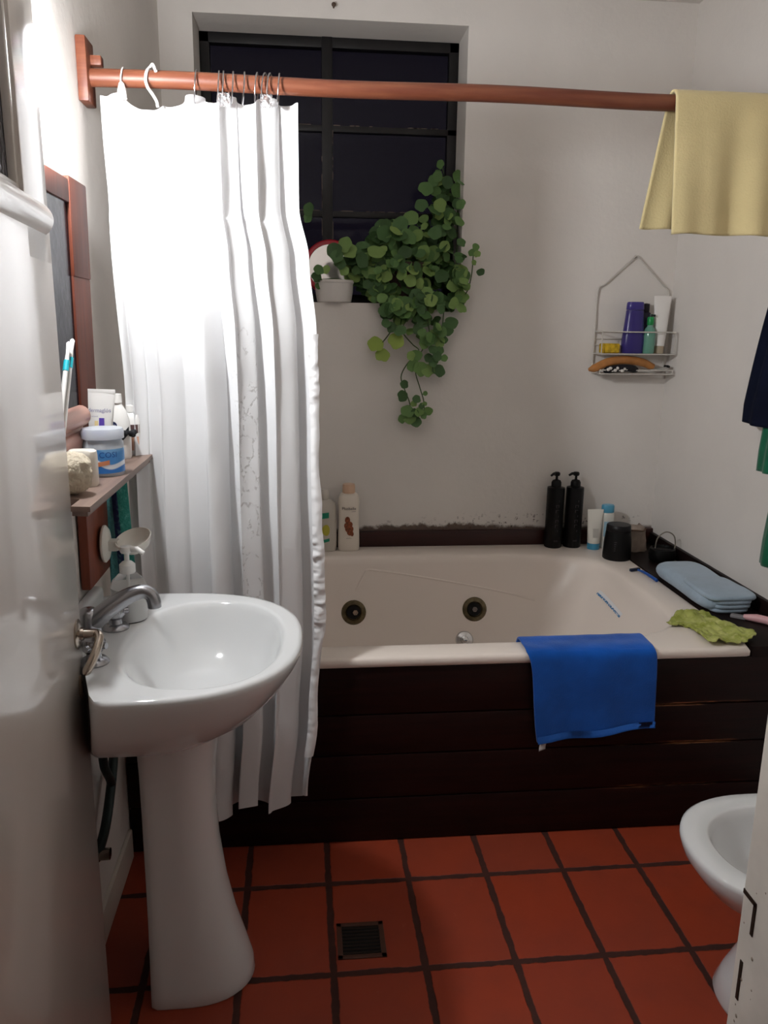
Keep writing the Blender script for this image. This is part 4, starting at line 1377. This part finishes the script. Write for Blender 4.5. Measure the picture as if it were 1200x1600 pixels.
# trailing plant
pl = thing('potted_plant', 'trailing round leaved green plant spilling over the window sill', 'plant', (0.36, 3.14, WZ0))
B().lathe([(0.001, 0), (0.07, 0), (0.075, 0.004), (0.092, 0.13), (0.096, 0.132), (0.096, 0.15), (0.09, 0.15), (0.086, 0.135), (0.001, 0.13)], (0.38, 3.135, WZ0), 32).done('pot', M('dark clay pot', '#3c2a24', 0.7), pl)
leafb, stemb, paleb = B(), B(), B()
UVN = 18
def leaf(p, nrm, r, roll, cup=0.18, lb=None):
    lb = lb or leafb
    z = Vector(nrm).normalized()
    x = Vector((cos(roll), 0.15 * sin(roll * 3), sin(roll)))
    x = (x - z * x.dot(z)).normalized()
    y = z.cross(x)
    P = Vector(p)
    c = lb.bm.verts.new(P - z * r * cup)
    ring1, ring2 = [], []
    a_ = 1.0 + rnd.uniform(-0.05, 0.15)
    for k in range(UVN):
        th = 2 * pi * k / UVN
        rr = r * (1 + 0.05 * sin(th * 5 + roll)) * (1 - 0.22 * max(0, cos(th)) ** 8)
        w = rr * 0.05 * sin(th * 3 + roll)
        ring1.append(lb.bm.verts.new(P + x * rr * 0.55 * cos(th) + y * rr * 0.55 * a_ * sin(th) - z * r * cup * 0.45))
        ring2.append(lb.bm.verts.new(P + x * rr * cos(th) + y * rr * a_ * sin(th) + z * w))
    for k in range(UVN):
        j = (k + 1) % UVN
        lb.bm.faces.new((c, ring1[k], ring1[j]))
        lb.bm.faces.new((ring1[k], ring2[k], ring2[j], ring1[j]))
def rn(front=0.8):
    return (rnd.uniform(-0.6, 0.6), -front + rnd.uniform(-0.25, 0.35), rnd.uniform(-0.1, 0.9))
# main mass: ellipsoids (centre, radii, count, leaf radius)
clusters = [((0.36, 3.09, 1.595), (0.185, 0.085, 0.120), 330, (0.014, 0.029)),
            ((0.50, 3.10, 1.690), (0.080, 0.085, 0.160), 105, (0.015, 0.028)),
            ((0.535, 3.15, 1.850), (0.042, 0.050, 0.120), 30, (0.014, 0.024)),
            ((0.250, 3.09, 1.630), (0.090, 0.075, 0.065), 60, (0.018, 0.033)),
            ((0.330, 3.10, 1.720), (0.095, 0.065, 0.060), 45, (0.020, 0.035)),
            ((0.440, 3.02, 1.470), (0.105, 0.040, 0.060), 48, (0.015, 0.028)),
            ((0.330, 3.01, 1.460), (0.055, 0.035, 0.040), 22, (0.018, 0.030)),
            ((0.460, 2.995, 1.385), (0.085, 0.030, 0.050), 16, (0.014, 0.024)),
            ((0.565, 3.06, 1.560), (0.035, 0.050, 0.100), 36, (0.016, 0.030))]
for c_, rad, cnt, (ra, rb_) in clusters:
    for k in range(cnt):
        while True:
            v = Vector((rnd.uniform(-1, 1), rnd.uniform(-1, 1), rnd.uniform(-1, 1)))
            if v.length < 1:
                break
        p = Vector((c_[0] + v.x * rad[0], c_[1] + v.y * rad[1], c_[2] + v.z * rad[2]))
        if p.y > YB - 0.01 and (p.z < WZ0 + 0.02 or p.x > WX1 - 0.02):
            p.y = YB - 0.012 - rnd.random() * 0.05
        leaf(p, rn(), rnd.uniform(ra, rb_), rnd.uniform(0, 6.28))
# stems and single leaves trailing below the sill
def stem(pts, r=0.0022, n=40):
    q = spline(pts, n)
    stemb.tube(q, r, 6)
    return q
Yt = 3.005
trails = [
    [(0.40, 3.03, 1.49), (0.385, 3.0, 1.44), (0.36, Yt, 1.39), (0.40, Yt, 1.34), (0.425, Yt, 1.315), (0.385, Yt, 1.27), (0.360, Yt, 1.22), (0.375, Yt, 1.17), (0.395, Yt, 1.12), (0.40, Yt, 1.07)],
    [(0.46, 3.03, 1.49), (0.455, 3.0, 1.43), (0.462, Yt, 1.37), (0.430, Yt, 1.30), (0.415, Yt, 1.24), (0.432, Yt, 1.18), (0.448, Yt, 1.13), (0.452, Yt, 1.08)],
    [(0.52, 3.03, 1.49), (0.512, 3.0, 1.42), (0.500, Yt, 1.36), (0.495, Yt, 1.30), (0.482, Yt, 1.26)],
    [(0.34, 3.03, 1.47), (0.33, 3.0, 1.42), (0.315, Yt, 1.38), (0.28, Yt, 1.335)],
    [(0.56, 3.03, 1.48), (0.60, 3.01, 1.53), (0.617, 3.015, 1.59), (0.622, 3.02, 1.66)],
    [(0.50, 3.05, 1.60), (0.53, 3.13, 1.75), (0.54, 3.16, 1.90), (0.520, 3.15, 1.985)],
    [(0.565, 3.05, 1.62), (0.575, 3.1, 1.75), (0.574, 3.12, 1.92)],
    [(0.17, 3.06, 1.56), (0.115, 3.03, 1.57), (0.05, 3.03, 1.565)],
]
for tr_ in trails:
    stem(tr_)
single = [(0.262, 1.337, .030), (0.336, 1.350, .031), (0.288, 1.297, .026), (0.500, 1.243, .024), (0.432, 1.248, .028), (0.462, 1.243, .026), (0.402, 1.262, .022), (0.415, 1.300, .022),
          (0.395, 1.297, .018), (0.372, 1.192, .017), (0.364, 1.148, .021), (0.452, 1.158, .010), (0.420, 1.137, .017), (0.409, 1.118, .013), (0.385, 1.090, .025), (0.395, 1.066, .024), (0.420, 1.050, .021),
          (0.438, 1.112, .012), (0.466, 1.092, .018), (0.368, 1.062, .019), (0.430, 1.088, .018), (0.450, 1.118, .010), (0.412, 1.085, .016), (0.448, 1.075, .014), (0.473, 1.360, .022), (0.500, 1.350, .022), (0.440, 1.340, .018), (0.476, 1.322, .017), (0.504, 1.318, .016),
          (0.462, 1.290, .018), (0.492, 1.297, .020), (0.480, 1.275, .019), (0.520, 1.290, .014), (0.530, 1.397, .026), (0.545, 1.420, .024), (0.505, 1.385, .022), (0.318, 1.400, .020), (0.352, 1.388, .022), (0.300, 1.415, .018), (0.420, 1.395, .020),
          (0.612, 1.668, .014), (0.626, 1.690, .014), (0.630, 1.664, .013), (0.645, 1.602, .014), (0.622, 1.635, .010)]
for x, z, r in single:
    leaf((x, Yt - 0.006 - rnd.random() * 0.012, z), (rnd.uniform(-0.3, 0.3), -1, rnd.uniform(-0.1, 0.45)), r, rnd.uniform(0, 6.28), 0.1, paleb if (x, z) in ((0.262, 1.337), (0.336, 1.350), (0.288, 1.297)) else None)
for x, y, z, r in ((0.110, 3.03, 1.672, .030), (0.118, 3.02, 1.648, .026), (0.150, 3.03, 1.690, .026), (0.168, 3.04, 1.670, .030), (0.130, 3.03, 1.625, .022), (0.145, 3.03, 1.60, .02), (0.055, 3.04, 1.602, .020), (0.080, 3.04, 1.603, .016), (0.045, 3.04, 1.575, .020), (0.052, 3.04, 1.545, .014),
                   (0.512, 3.15, 1.995, .016), (0.505, 3.15, 1.965, .014), (0.485, 3.14, 1.935, .020), (0.50, 3.14, 1.95, .02), (0.455, 3.13, 1.905, .028), (0.495, 3.14, 1.90, .022), (0.44, 3.12, 1.845, .026), (0.575, 3.12, 1.95, .022), (0.572, 3.11, 1.90, .026), (0.575, 3.10, 1.85, .024), (0.57, 3.10, 1.80, .026), (0.40, 3.11, 1.80, .030), (0.345, 3.10, 1.765, .03), (0.30, 3.1, 1.745, .03), (0.27, 3.09, 1.70, .028),
                   (0.020, 3.12, 1.82, .022), (0.015, 3.12, 1.79, .018)):
    leaf((x, y, z), (rnd.uniform(-0.4, 0.4), -1, rnd.uniform(0, 0.5)), r, rnd.uniform(0, 6.28), 0.12)
ml, t, bb, o = new_mat('green leaves')
gi = t.nodes.new('ShaderNodeNewGeometry')
rp = t.nodes.new('ShaderNodeValToRGB')
t.links.new(gi.outputs['Random Per Island'], rp.inputs[0])
rp.color_ramp.elements[0].color = lin('#3a5630')
rp.color_ramp.elements[0].position = 0.0
rp.color_ramp.elements[1].color = lin('#86a058')
rp.color_ramp.elements[1].position = 1.0
for pos_, cc in ((0.45, '#4e7040'), (0.75, '#64864a')):
    e = rp.color_ramp.elements.new(pos_)
    e.color = lin(cc)
t.links.new(rp.outputs[0], bb.inputs['Base Color'])
bb.inputs['Roughness'].default_value = 0.5
bb.inputs['Specular IOR Level'].default_value = 0.3
leafb.done('foliage', ml, pl, angle=180, weld=False)
paleb.done('pale_leaves', M('pale green leaves', '#8ca244', 0.5), pl, angle=180, weld=False)
stemb.done('stems', M('plant stems', '#3c5026', 0.6), pl)

# ------------------------------------------------------------------ things on the shelf
c0 = (-0.436, 1.735, SHZ)
dt = thing('cream_tube', 'white squeeze tube with purple print standing on the shelf under the mirror', 'tube', c0)
B().lathe([(0.001, 0), (0.019, 0), (0.020, 0.002), (0.020, 0.022), (0.001, 0.023)], c0, 26).done('cap', m_white, dt)
b = B()
yaw_t = radians(-14)
TXM = Matrix.Translation(c0) @ Matrix.Rotation(yaw_t, 4, 'Z')
def TT(x, y, z):
    return TXM @ Vector((x, y, z))
loops = []
for k in range(13):
    f = k / 12
    z = lerp(0.023, 0.158, f)
    ax, ay = lerp(0.0195, 0.041, f), lerp(0.0195, 0.0018, f ** 1.2)
    L = []
    for q in range(32):
        th = 2 * pi * q / 32
        L.append(TT(ax * cos(th), ay * sin(th), z))
    loops.append(L)
b.loft(loops, True, True)
b.box((-0.041, -0.0016, 0.156), (0.041, 0.0016, 0.1655), 0.0008, TXM)
b.done('body', m_white, dt)
def tubef(x, y):
    f = (y - 0.023) / 0.135
    ax, ay = lerp(0.0195, 0.041, f), lerp(0.0195, 0.0018, max(f, 0) ** 1.2)
    return TT(x, -ay * math.sqrt(max(0.02, 1 - (x / ax) ** 2)) - 0.0007, y)
lettering(dt, [('dermaglós', 0.0120, lambda x, y: tubef(x + 0.006, y + 0.118)), ('corporal', 0.0045, lambda x, y: tubef(x - 0.004, y + 0.108))], m_greyink)
B().grid(lambda u, v: tubef(lerp(0.006, 0.017, u), lerp(0.055, 0.106, v)), 6, 10).done('purple_print', M('purple print', '#5a44a8', 0.5), dt, weld=False)
b = B()
b.grid(lambda u, v: tubef(lerp(0.0065, 0.0165, u), lerp(0.084, 0.087, v)) + Vector((0.0003, -0.0004, 0)), 4, 2)
b.done('red_print', M('red print', '#b04450', 0.5), dt, weld=False)
B().grid(lambda u, v: tubef(lerp(-0.004, 0.004, u), lerp(0.08, 0.10, v)), 4, 4).done('yellow_print', M('pale yellow print', '#e4cf98', 0.5), dt, weld=False)

c0 = (-0.4085, 1.645, SHZ)
cj = thing('cotton_swab_jar', 'clear plastic jar with blue wavy label on the shelf', 'jar', c0)
m_jarp = M('clear frosted plastic', '#eef4fa', 0.15, trans=0.6, ior=1.2)
B().lathe([(0.001, 0), (0.037, 0), (0.040, 0.004), (0.040, 0.066), (0.035, 0.074), (0.001, 0.074)], c0, 36).done('body', m_jarp, cj)
b = B()
for k in range(46):
    a, r = rnd.uniform(0, 6.28), 0.034 * math.sqrt(rnd.random())
    px_, py_ = c0[0] + r * cos(a), c0[1] + r * sin(a)
    b.tube([(px_, py_, SHZ + 0.004), (px_ + rnd.uniform(-.002, .002), py_, SHZ + 0.058), (px_, py_, SHZ + 0.069)], [0.0013, 0.0013, 0.0028], 6)
b.done('cotton_swabs', M('white cotton and blue sticks', '#dfeaf6', 0.8), cj)['kind'] = 'stuff'
B().lathe([(0.037, 0.0735), (0.0415, 0.075), (0.0415, 0.090), (0.039, 0.095), (0.001, 0.096)], c0, 36).done('lid', M('translucent lid', '#e8eef6', 0.2, trans=0.45, ior=1.2), cj)
mjl, t, bb, o = new_mat('blue wavy label')
g, x, y, z = pos_xyz(t, True)
w = mth(t, 'ADD', mth(t, 'MULTIPLY', z, 38.0), mth(t, 'MULTIPLY', mth(t, 'SINE', mth(t, 'MULTIPLY', x, 70.0)), 0.35))
c = mixc(t, sstep(t, w, 0.9, 1.0), lin('#2f78c8'), lin('#e4ecf6'))
c = mixc(t, sstep(t, w, 1.25, 1.35), c, lin('#4c92d6'))
c = mixc(t, sstep(t, w, 2.0, 2.3), c, lin('#7cb4e4'))
t.links.new(c, bb.inputs['Base Color'])
bb.inputs['Roughness'].default_value = 0.35
b = B().grid(lambda u, v: (c0[0] + 0.0406 * sin(lerp(-1.9, 1.6, u)), c0[1] - 0.0406 * cos(lerp(-1.9, 1.6, u)), c0[2] + lerp(0.008, 0.056, v)), 40, 3)
b.done('label_band', mjl, cj)
b = B()
text_on(b, 'COSI', 0.016, lambda x, y: (c0[0] + 0.0411 * sin((x + 0.018) / 0.04), c0[1] - 0.0411 * cos((x + 0.018) / 0.04), c0[2] + 0.040 + y))
b.done('lettering', M('blue lettering', '#1c4f9c', 0.5), cj, smooth=False, weld=False)
B().grid(lambda u, v: (c0[0] + 0.0410 * sin(lerp(-0.05, 0.5, u)), c0[1] - 0.0410 * cos(lerp(-0.05, 0.5, u)), c0[2] + lerp(0.022, 0.031, v) + 0.004 * u), 6, 2).done('orange_print', M('orange print', '#d08860', 0.5), cj, weld=False)

c0 = (-0.424, 1.850, SHZ)
nb = thing('deodorant_bottle', 'white bottle with a round dark badge and black band behind the clear jar', 'bottle', c0)
B().loft(oval([(0.9, 0), (1.0, 0.004), (1.03, 0.06), (0.98, 0.085), (0.75, 0.108), (0.45, 0.122), (0.40, 0.126)], c0, 0.027, 0.02), True, True).done('body', m_white, nb)
B().lathe([(0.010, 0.124), (0.0125, 0.127), (0.0115, 0.146), (0.001, 0.147)], c0, 20).done('cap', M('white cap', '#f0eeea', 0.3), nb)
b = B()
def nbf(x, z):
    return Vector((c0[0] + x, c0[1] - 0.0216 * math.sqrt(max(0.05, 1 - (abs(x) / 0.0278) ** 2.4)) - 0.0006, c0[2] + z))
b.grid(lambda u, v: nbf(lerp(-0.010, 0.026, u), lerp(0.054, 0.070, v) + 0.012 * sin(u * 4 + 2.6)), 14, 4)
b.done('black_band', M('black print', '#16161c', 0.4), nb, weld=False)
b = B()
L = [nbf(-0.006 + 0.0095 * cos(a), 0.077 + 0.0095 * sin(a)) - Vector((0, 0.0005, 0)) for a in [2 * pi * k / 24 for k in range(24)]]
b.bm.faces.new([b.bm.verts.new(p) for p in L])
b.done('round_badge', M('navy badge', '#1c2448', 0.4), nb, smooth=False, weld=False)
b = B()
text_on(b, 'NIVEA', 0.0052, lambda x, y: nbf(x - 0.006, y + 0.0755) - Vector((0, 0.0010, 0)))
b.done('lettering', M('white lettering', '#e8e8ee', 0.5), nb, smooth=False, weld=False)

c0 = (-0.405, 1.905, SHZ)
sb = thing('lotion_bottle', 'small white bottle with brown band and peach label at the far end of the shelf', 'bottle', c0)
B().loft(oval([(0.9, 0), (1.0, 0.004), (1.0, 0.075), (0.8, 0.094), (0.55, 0.100)], c0, 0.021, 0.017), True, True).done('body', m_white, sb)
B().lathe([(0.010, 0.099), (0.012, 0.101), (0.0115, 0.115), (0.001, 0.117)], c0, 20).done('cap', m_white, sb)
def sbf(x, z, o=0.0006):
    return (c0[0] + x, c0[1] - 0.017 * math.sqrt(max(0.05, 1 - (abs(x) / 0.0215) ** 2.4)) - o, c0[2] + z)
B().grid(lambda u, v: sbf(lerp(-0.018, 0.019, u), lerp(0.052, 0.072, v)), 10, 2).done('brown_band', M('brown print', '#5a4240', 0.5), sb, weld=False)
B().grid(lambda u, v: sbf(lerp(-0.016, 0.017, u), lerp(0.012, 0.044, v)), 10, 2).done('peach_label', M('peach print', '#d8a890', 0.5), sb, weld=False)
# black hair tie stretched around the white bottle
b = B()
pts = []
for k in range(40):
    a = 2 * pi * k / 40
    q = (abs(cos(a)) ** 2.4 + abs(sin(a)) ** 2.4) ** (-1 / 2.4)
    pts.append((-0.424 + 0.0335 * q * cos(a), 1.850 + 0.0262 * q * sin(a), SHZ + 0.052 + 0.007 * sin(a * 1.0 + 2.2) + 0.0025 * sin(a * 6)))
b.tube(pts, [0.0058 + 0.0018 * sin(k * 1.9) for k in range(40)], 10, closed=True)
tag(b.done('hair_tie', M('black elastic cloth', '#141418', 0.8, bscale=80, bstr=0.6), loc=(-0.424, 1.850, SHZ + 0.05)), 'black hair tie stretched around the white bottle on the shelf', 'hair tie')

c0 = (-0.419, 1.525, SHZ)
bx = thing('soap_box', 'small white rounded pack with a yellow mark at the near end of the shelf', 'box', c0)
B().loft(oval([(0.93, 0), (1, 0.003), (1, 0.058), (0.96, 0.066), (0.8, 0.069)], c0, 0.027, 0.017, n=4), True, True).done('body', M('white carton', '#e6e0d4', 0.4), bx)
def bxf(x, z):
    return (c0[0] + x, c0[1] - 0.0177, c0[2] + z)
B().grid(lambda u, v: bxf(lerp(0.009, 0.019, u), lerp(0.012, 0.022, v)), 3, 3).done('yellow_mark', M('yellow mark', '#d8a830', 0.5), bx, weld=False)
B().grid(lambda u, v: bxf(lerp(0.008, 0.019, u), lerp(0.039, 0.0415, v)), 3, 1).done('grey_print', M('grey mark', '#9a948c', 0.5), bx, weld=False)

c0 = (-0.413, 1.440, SHZ)
b = B()
loops = []
for k in range(15):
    f = -1 + 2 * k / 14
    r0 = math.sqrt(max(0.003, 1 - abs(f) ** 2.4))
    L = []
    for q in range(40):
        th = 2 * pi * q / 40
        rr = r0 * (1 + 0.26 * nz(cos(th) * 3, sin(th) * 3, f * 3) + 0.16 * nz(cos(th) * 8, sin(th) * 8, f * 8))
        L.append((c0[0] + 0.032 * rr * cos(th), c0[1] + 0.032 * rr * sin(th), c0[2] + 0.040 + 0.039 * f))
    loops.append(L)
b.loft(loops, True, True)
tag(b.done('bath_sponge', M('cream sea sponge', '#d6cab4', 0.95, bscale=70, bstr=1.0, bdist=0.012), angle=80, loc=c0), 'cream natural bath sponge at the near end of the shelf', 'sponge')
# two toothbrushes leaning against the mirror
for i, (y0, y1, lab) in enumerate(((1.412, 1.588, 'white toothbrush with a teal band leaning on the mirror, nearer the door'), (1.442, 1.614, 'white toothbrush with a teal band leaning on the mirror, nearer the frame'))):
    p0, p1 = Vector((-0.4445, y0, SHZ + 0.003)), Vector((-0.4445, y1, 1.365 + 0.005 * i))
    tb = thing('toothbrush', lab, 'toothbrush', p0, 'toothbrushes by the mirror')
    d = p1 - p0
    B().tube([p0 + d * f for f in (0, 0.02, 0.3, 0.82)], [0.002, 0.004, 0.005, 0.0045], 10).done('handle', m_white, tb)
    B().tube([p0 + d * f for f in (0.80, 0.87)], [0.0055, 0.0055], 10).done('teal_band', M('teal rubber', '#20b0c0', 0.4), tb)
    b = B().tube([p0 + d * f for f in (0.87, 0.92, 0.99, 1.0)], [0.0042, 0.0034, 0.0045, 0.002], 10)
    b.done('head', m_white, tb)

# ------------------------------------------------------------------ soap things by the basin
c0 = (-0.368, 1.610, SZ)
pd = thing('soap_dispenser', 'clear plastic soap pump bottle half full of milky soap on the basin', 'dispenser', c0)
B().lathe([(0.001, 0.002), (0.033, 0.002), (0.0335, 0.004), (0.0335, 0.070), (0.001, 0.070)], c0, 32).done('soap_liquid', M('milky soap', '#dcdad6', 0.4), pd)
m_clr, t, bb, o = new_mat('clear bottle plastic')
bb.inputs['Base Color'].default_value = (0.96, 0.97, 0.98, 1)
bb.inputs['Transmission Weight'].default_value = 1.0
bb.inputs['Roughness'].default_value = 0.08
bb.inputs['IOR'].default_value = 1.2
B().lathe([(0.001, 0), (0.034, 0), (0.036, 0.003), (0.036, 0.073), (0.031, 0.086), (0.020, 0.097), (0.014, 0.102), (0.0135, 0.108)], c0, 32, cap1=False).done('bottle', m_clr, pd)
b = B()
b.lathe([(0.0145, 0.100), (0.016, 0.102), (0.016, 0.118), (0.010, 0.124), (0.005, 0.126), (0.005, 0.146), (0.001, 0.146)], c0, 22)
b.lathe([(0.001, 0.06), (0.0035, 0.06), (0.0035, 0.10), (0.001, 0.10)], c0, 10)
pm = b.done('pump_collar', m_white, pd)
b = B().lathe([(0.001, 0.143), (0.011, 0.143), (0.0135, 0.148), (0.012, 0.156), (0.001, 0.158)], c0, 20)
b.tube([(c0[0], c0[1], SZ + 0.150), (c0[0] + 0.024, c0[1] - 0.006, SZ + 0.151), (c0[0] + 0.036, c0[1] - 0.009, SZ + 0.143)], [0.0075, 0.006, 0.005], 10)
b.done('pump_head', m_white, pd)

sd = thing('soap_holder', 'white plastic soap holder stuck to the wooden strip above the basin', 'soap holder', (-0.452, 1.775, 0.915))
X = Matrix.Translation((XL + 0.029, 1.765, 0.920)) @ Matrix.Rotation(pi / 2, 4, 'Y')
B().lathe([(0.001, 0), (0.030, 0), (0.034, 0.003), (0.034, 0.007), (0.028, 0.013), (0.012, 0.016), (0.001, 0.016)], (0, 0, 0), 30, X, 1.25, 1.0).done('wall_disc', m_offwhite, sd)
b = B().box((XL + 0.040, 1.750, 0.905), (XL + 0.066, 1.780, 0.930), 0.006)
b.done('arm', m_offwhite, sd)
b = B()
X = Matrix.Translation((-0.385, 1.765, 0.922)) @ Matrix.Rotation(radians(13), 4, 'X') @ Matrix.Rotation(radians(-8), 4, 'Y')
b.lathe([(0.001, -0.016), (0.024, -0.016), (0.036, -0.008), (0.042, 0.006), (0.0445, 0.012), (0.042, 0.013), (0.034, -0.002), (0.022, -0.011), (0.001, -0.012)], (0, 0, 0), 36, X, 0.9, 1.15)
b.done('tray', m_offwhite, sd)

# ------------------------------------------------------------------ bidet at the right
bd = thing('bidet', 'white ceramic bidet beside the right door jamb', 'bidet', (1.0, 1.33, 0))
BCX, BCY = 0.985, 1.335
def bid(al, ar, bh, z, cx=BCX, n=2.25, N=72):
    out = []
    for k in range(N):
        th = 2 * pi * k / N
        c, s = cos(th), sin(th)
        a = ar if c > 0 else al
        nn = 5 if c > 0 else n
        r = (abs(c) ** nn + abs(s) ** nn) ** (-1 / nn)
        out.append((cx + a * r * c, BCY + bh * r * s, z))
    return out
loops = [bid(0.160, 0.36, 0.118, 0.0, 1.03), bid(0.163, 0.362, 0.120, 0.01, 1.03), bid(0.148, 0.355, 0.108, 0.05, 1.03), bid(0.108, 0.35, 0.090, 0.13, 1.035), bid(0.095, 0.35, 0.088, 0.20, 1.03), bid(0.125, 0.37, 0.115, 0.255, 1.015),
         bid(0.185, 0.40, 0.16, 0.305), bid(0.213, 0.42, 0.183, 0.345), bid(0.220, 0.428, 0.189, 0.368), bid(0.219, 0.428, 0.188, 0.377), bid(0.213, 0.422, 0.182, 0.381),
         bid(0.170, 0.24, 0.140, 0.381), bid(0.164, 0.235, 0.134, 0.377), bid(0.158, 0.23, 0.128, 0.360), bid(0.142, 0.215, 0.115, 0.32), bid(0.11, 0.18, 0.09, 0.27), bid(0.05, 0.08, 0.04, 0.245)]
B().loft(loops, True, True).done('bowl', m_ceramic, bd, angle=70)
b = B().lathe([(0.001, 0), (0.022, 0), (0.023, 0.005), (0.013, 0.012), (0.012, 0.045), (0.001, 0.047)], (1.29, BCY, 0.381), 22)
b.tube(spline([(1.29, BCY, 0.42), (1.27, BCY, 0.432), (1.235, BCY, 0.43), (1.222, BCY, 0.418)], 14), 0.009, 12)
b.done('tap', m_chrome, bd)

# ------------------------------------------------------------------ clothes on the right wall
def hang(name, label, cat, mat, y0, y1, ztop, zbot, x, seed, topw=0.4, slope=0.0, solid=0.006):
    yc = (y0 + y1) / 2
    def f(u, v):
        w = lerp(topw, 1.0, min(1.0, v * 1.15) ** 0.8)
        y = yc + (u - 0.5) * (y1 - y0) * w
        z = lerp(ztop, zbot, v) - 0.05 * (1 - v) * abs(u - 0.5) * 2 + slope * (u - 0.5) * v
        xx = x - 0.012 * sin(u * 19 + seed + v) * (0.4 + 0.6 * v) - 0.008 * sin(u * 41 + seed * 2) - 0.01 * v
        return (min(xx, XR - 0.008), y, z)
    r = thing(name, label, cat, (x, yc, ztop))
    B().grid(f, 50, 40).done('cloth', mat, r, angle=180, solid=solid)
    return r
m_navy = M('navy jersey', '#0d1226', 0.85, spec=0.15, nscale=10, nvar=0.25, bscale=50, bstr=0.2)
m_green = towel_mat('dark green terry', '#1c6a4c', 0.25)
hang('bath_towel', 'green towel hanging lowest on the right wall', 'towel', m_green, 1.80, 2.205, 1.32, 0.70, 1.392, 1.0, 0.75, 0.03)
hang('bath_towel', 'dark green towel hanging on the right wall under the navy shirt', 'towel', m_green, 1.84, 2.245, 1.50, 0.992, 1.374, 2.0, 0.75)
tsh = hang('tshirt', 'navy blue shirt hanging on the right wall over the green towels', 'shirt', m_navy, 1.84, 2.345, 1.585, 1.118, 1.352, 3.3, 0.60, 0.03)
for i, (y, z) in enumerate(((2.09, 1.585), (2.04, 1.50), (2.0, 1.32))):
    b = B().box((XR - 0.008, y - 0.014, z - 0.03), (XR, y + 0.014, z + 0.03), 0.003)
    b.tube(spline([(XR - 0.006, y, z - 0.012), (XR - 0.04 - 0.015 * (2 - i), y, z - 0.014), (XR - 0.060 - 0.015 * (2 - i), y, z + 0.012)], 14), 0.004, 10)
    tag(b.done('wall_hook', m_steel, loc=(XR, y, z)), ('metal wall hook carrying the navy shirt', 'metal wall hook carrying the dark green towel', 'metal wall hook carrying the lowest green towel')[i], 'hook')

# ------------------------------------------------------------------ floor drain and nail
dr = thing('floor_drain', 'square slotted floor drain set in a tile near the basin foot', 'drain', (0.118, 1.58, 0))
DXM = Matrix.Translation((0.118, 1.580, 0)) @ Matrix.Rotation(0.0, 4, 'Z')
b = B()
s = 0.056
for lo, hi in (((-s, -s, -0.001), (s, -s + 0.012, 0.0025)), ((-s, s - 0.012, -0.001), (s, s, 0.0025)), ((-s, -s, -0.001), (-s + 0.012, s, 0.0025)), ((s - 0.012, -s, -0.001), (s, s, 0.0025))):
    b.box(lo, hi, 0.001, DXM)
b.done('frame', M('dull brown brass', '#54362a', 0.5, 0.3), dr)
b = B()
for k in range(8):
    y = lerp(-0.038, 0.038, k / 7)
    b.box((-0.045, y - 0.0026, -0.001), (0.045, y + 0.0026, 0.002), 0.0008, DXM)
b.done('grate', M('dark drain metal', '#2c221c', 0.4, 0.6), dr)
B().box((-0.046, -0.046, -0.002), (0.046, 0.046, 0.0004), 0, DXM).done('drain_hole', M('black hole', '#050404', 0.9), dr, smooth=False)
b = B().tube([(0.110, YB + 0.002, 2.466), (0.110, YB - 0.018, 2.469)], 0.003, 8)
b.lathe([(0.001, 0), (0.007, 0), (0.008, 0.003), (0.001, 0.005)], (0, 0, 0), 14, Matrix.Translation((0.110, YB - 0.016, 2.469)) @ Matrix.Rotation(pi / 2, 4, 'X'))
tag(b.done('nail', M('rusty nail', '#5c4c40', 0.6, 0.5), loc=(0.11, YB, 2.466)), 'small nail in the back wall above the window', 'nail')
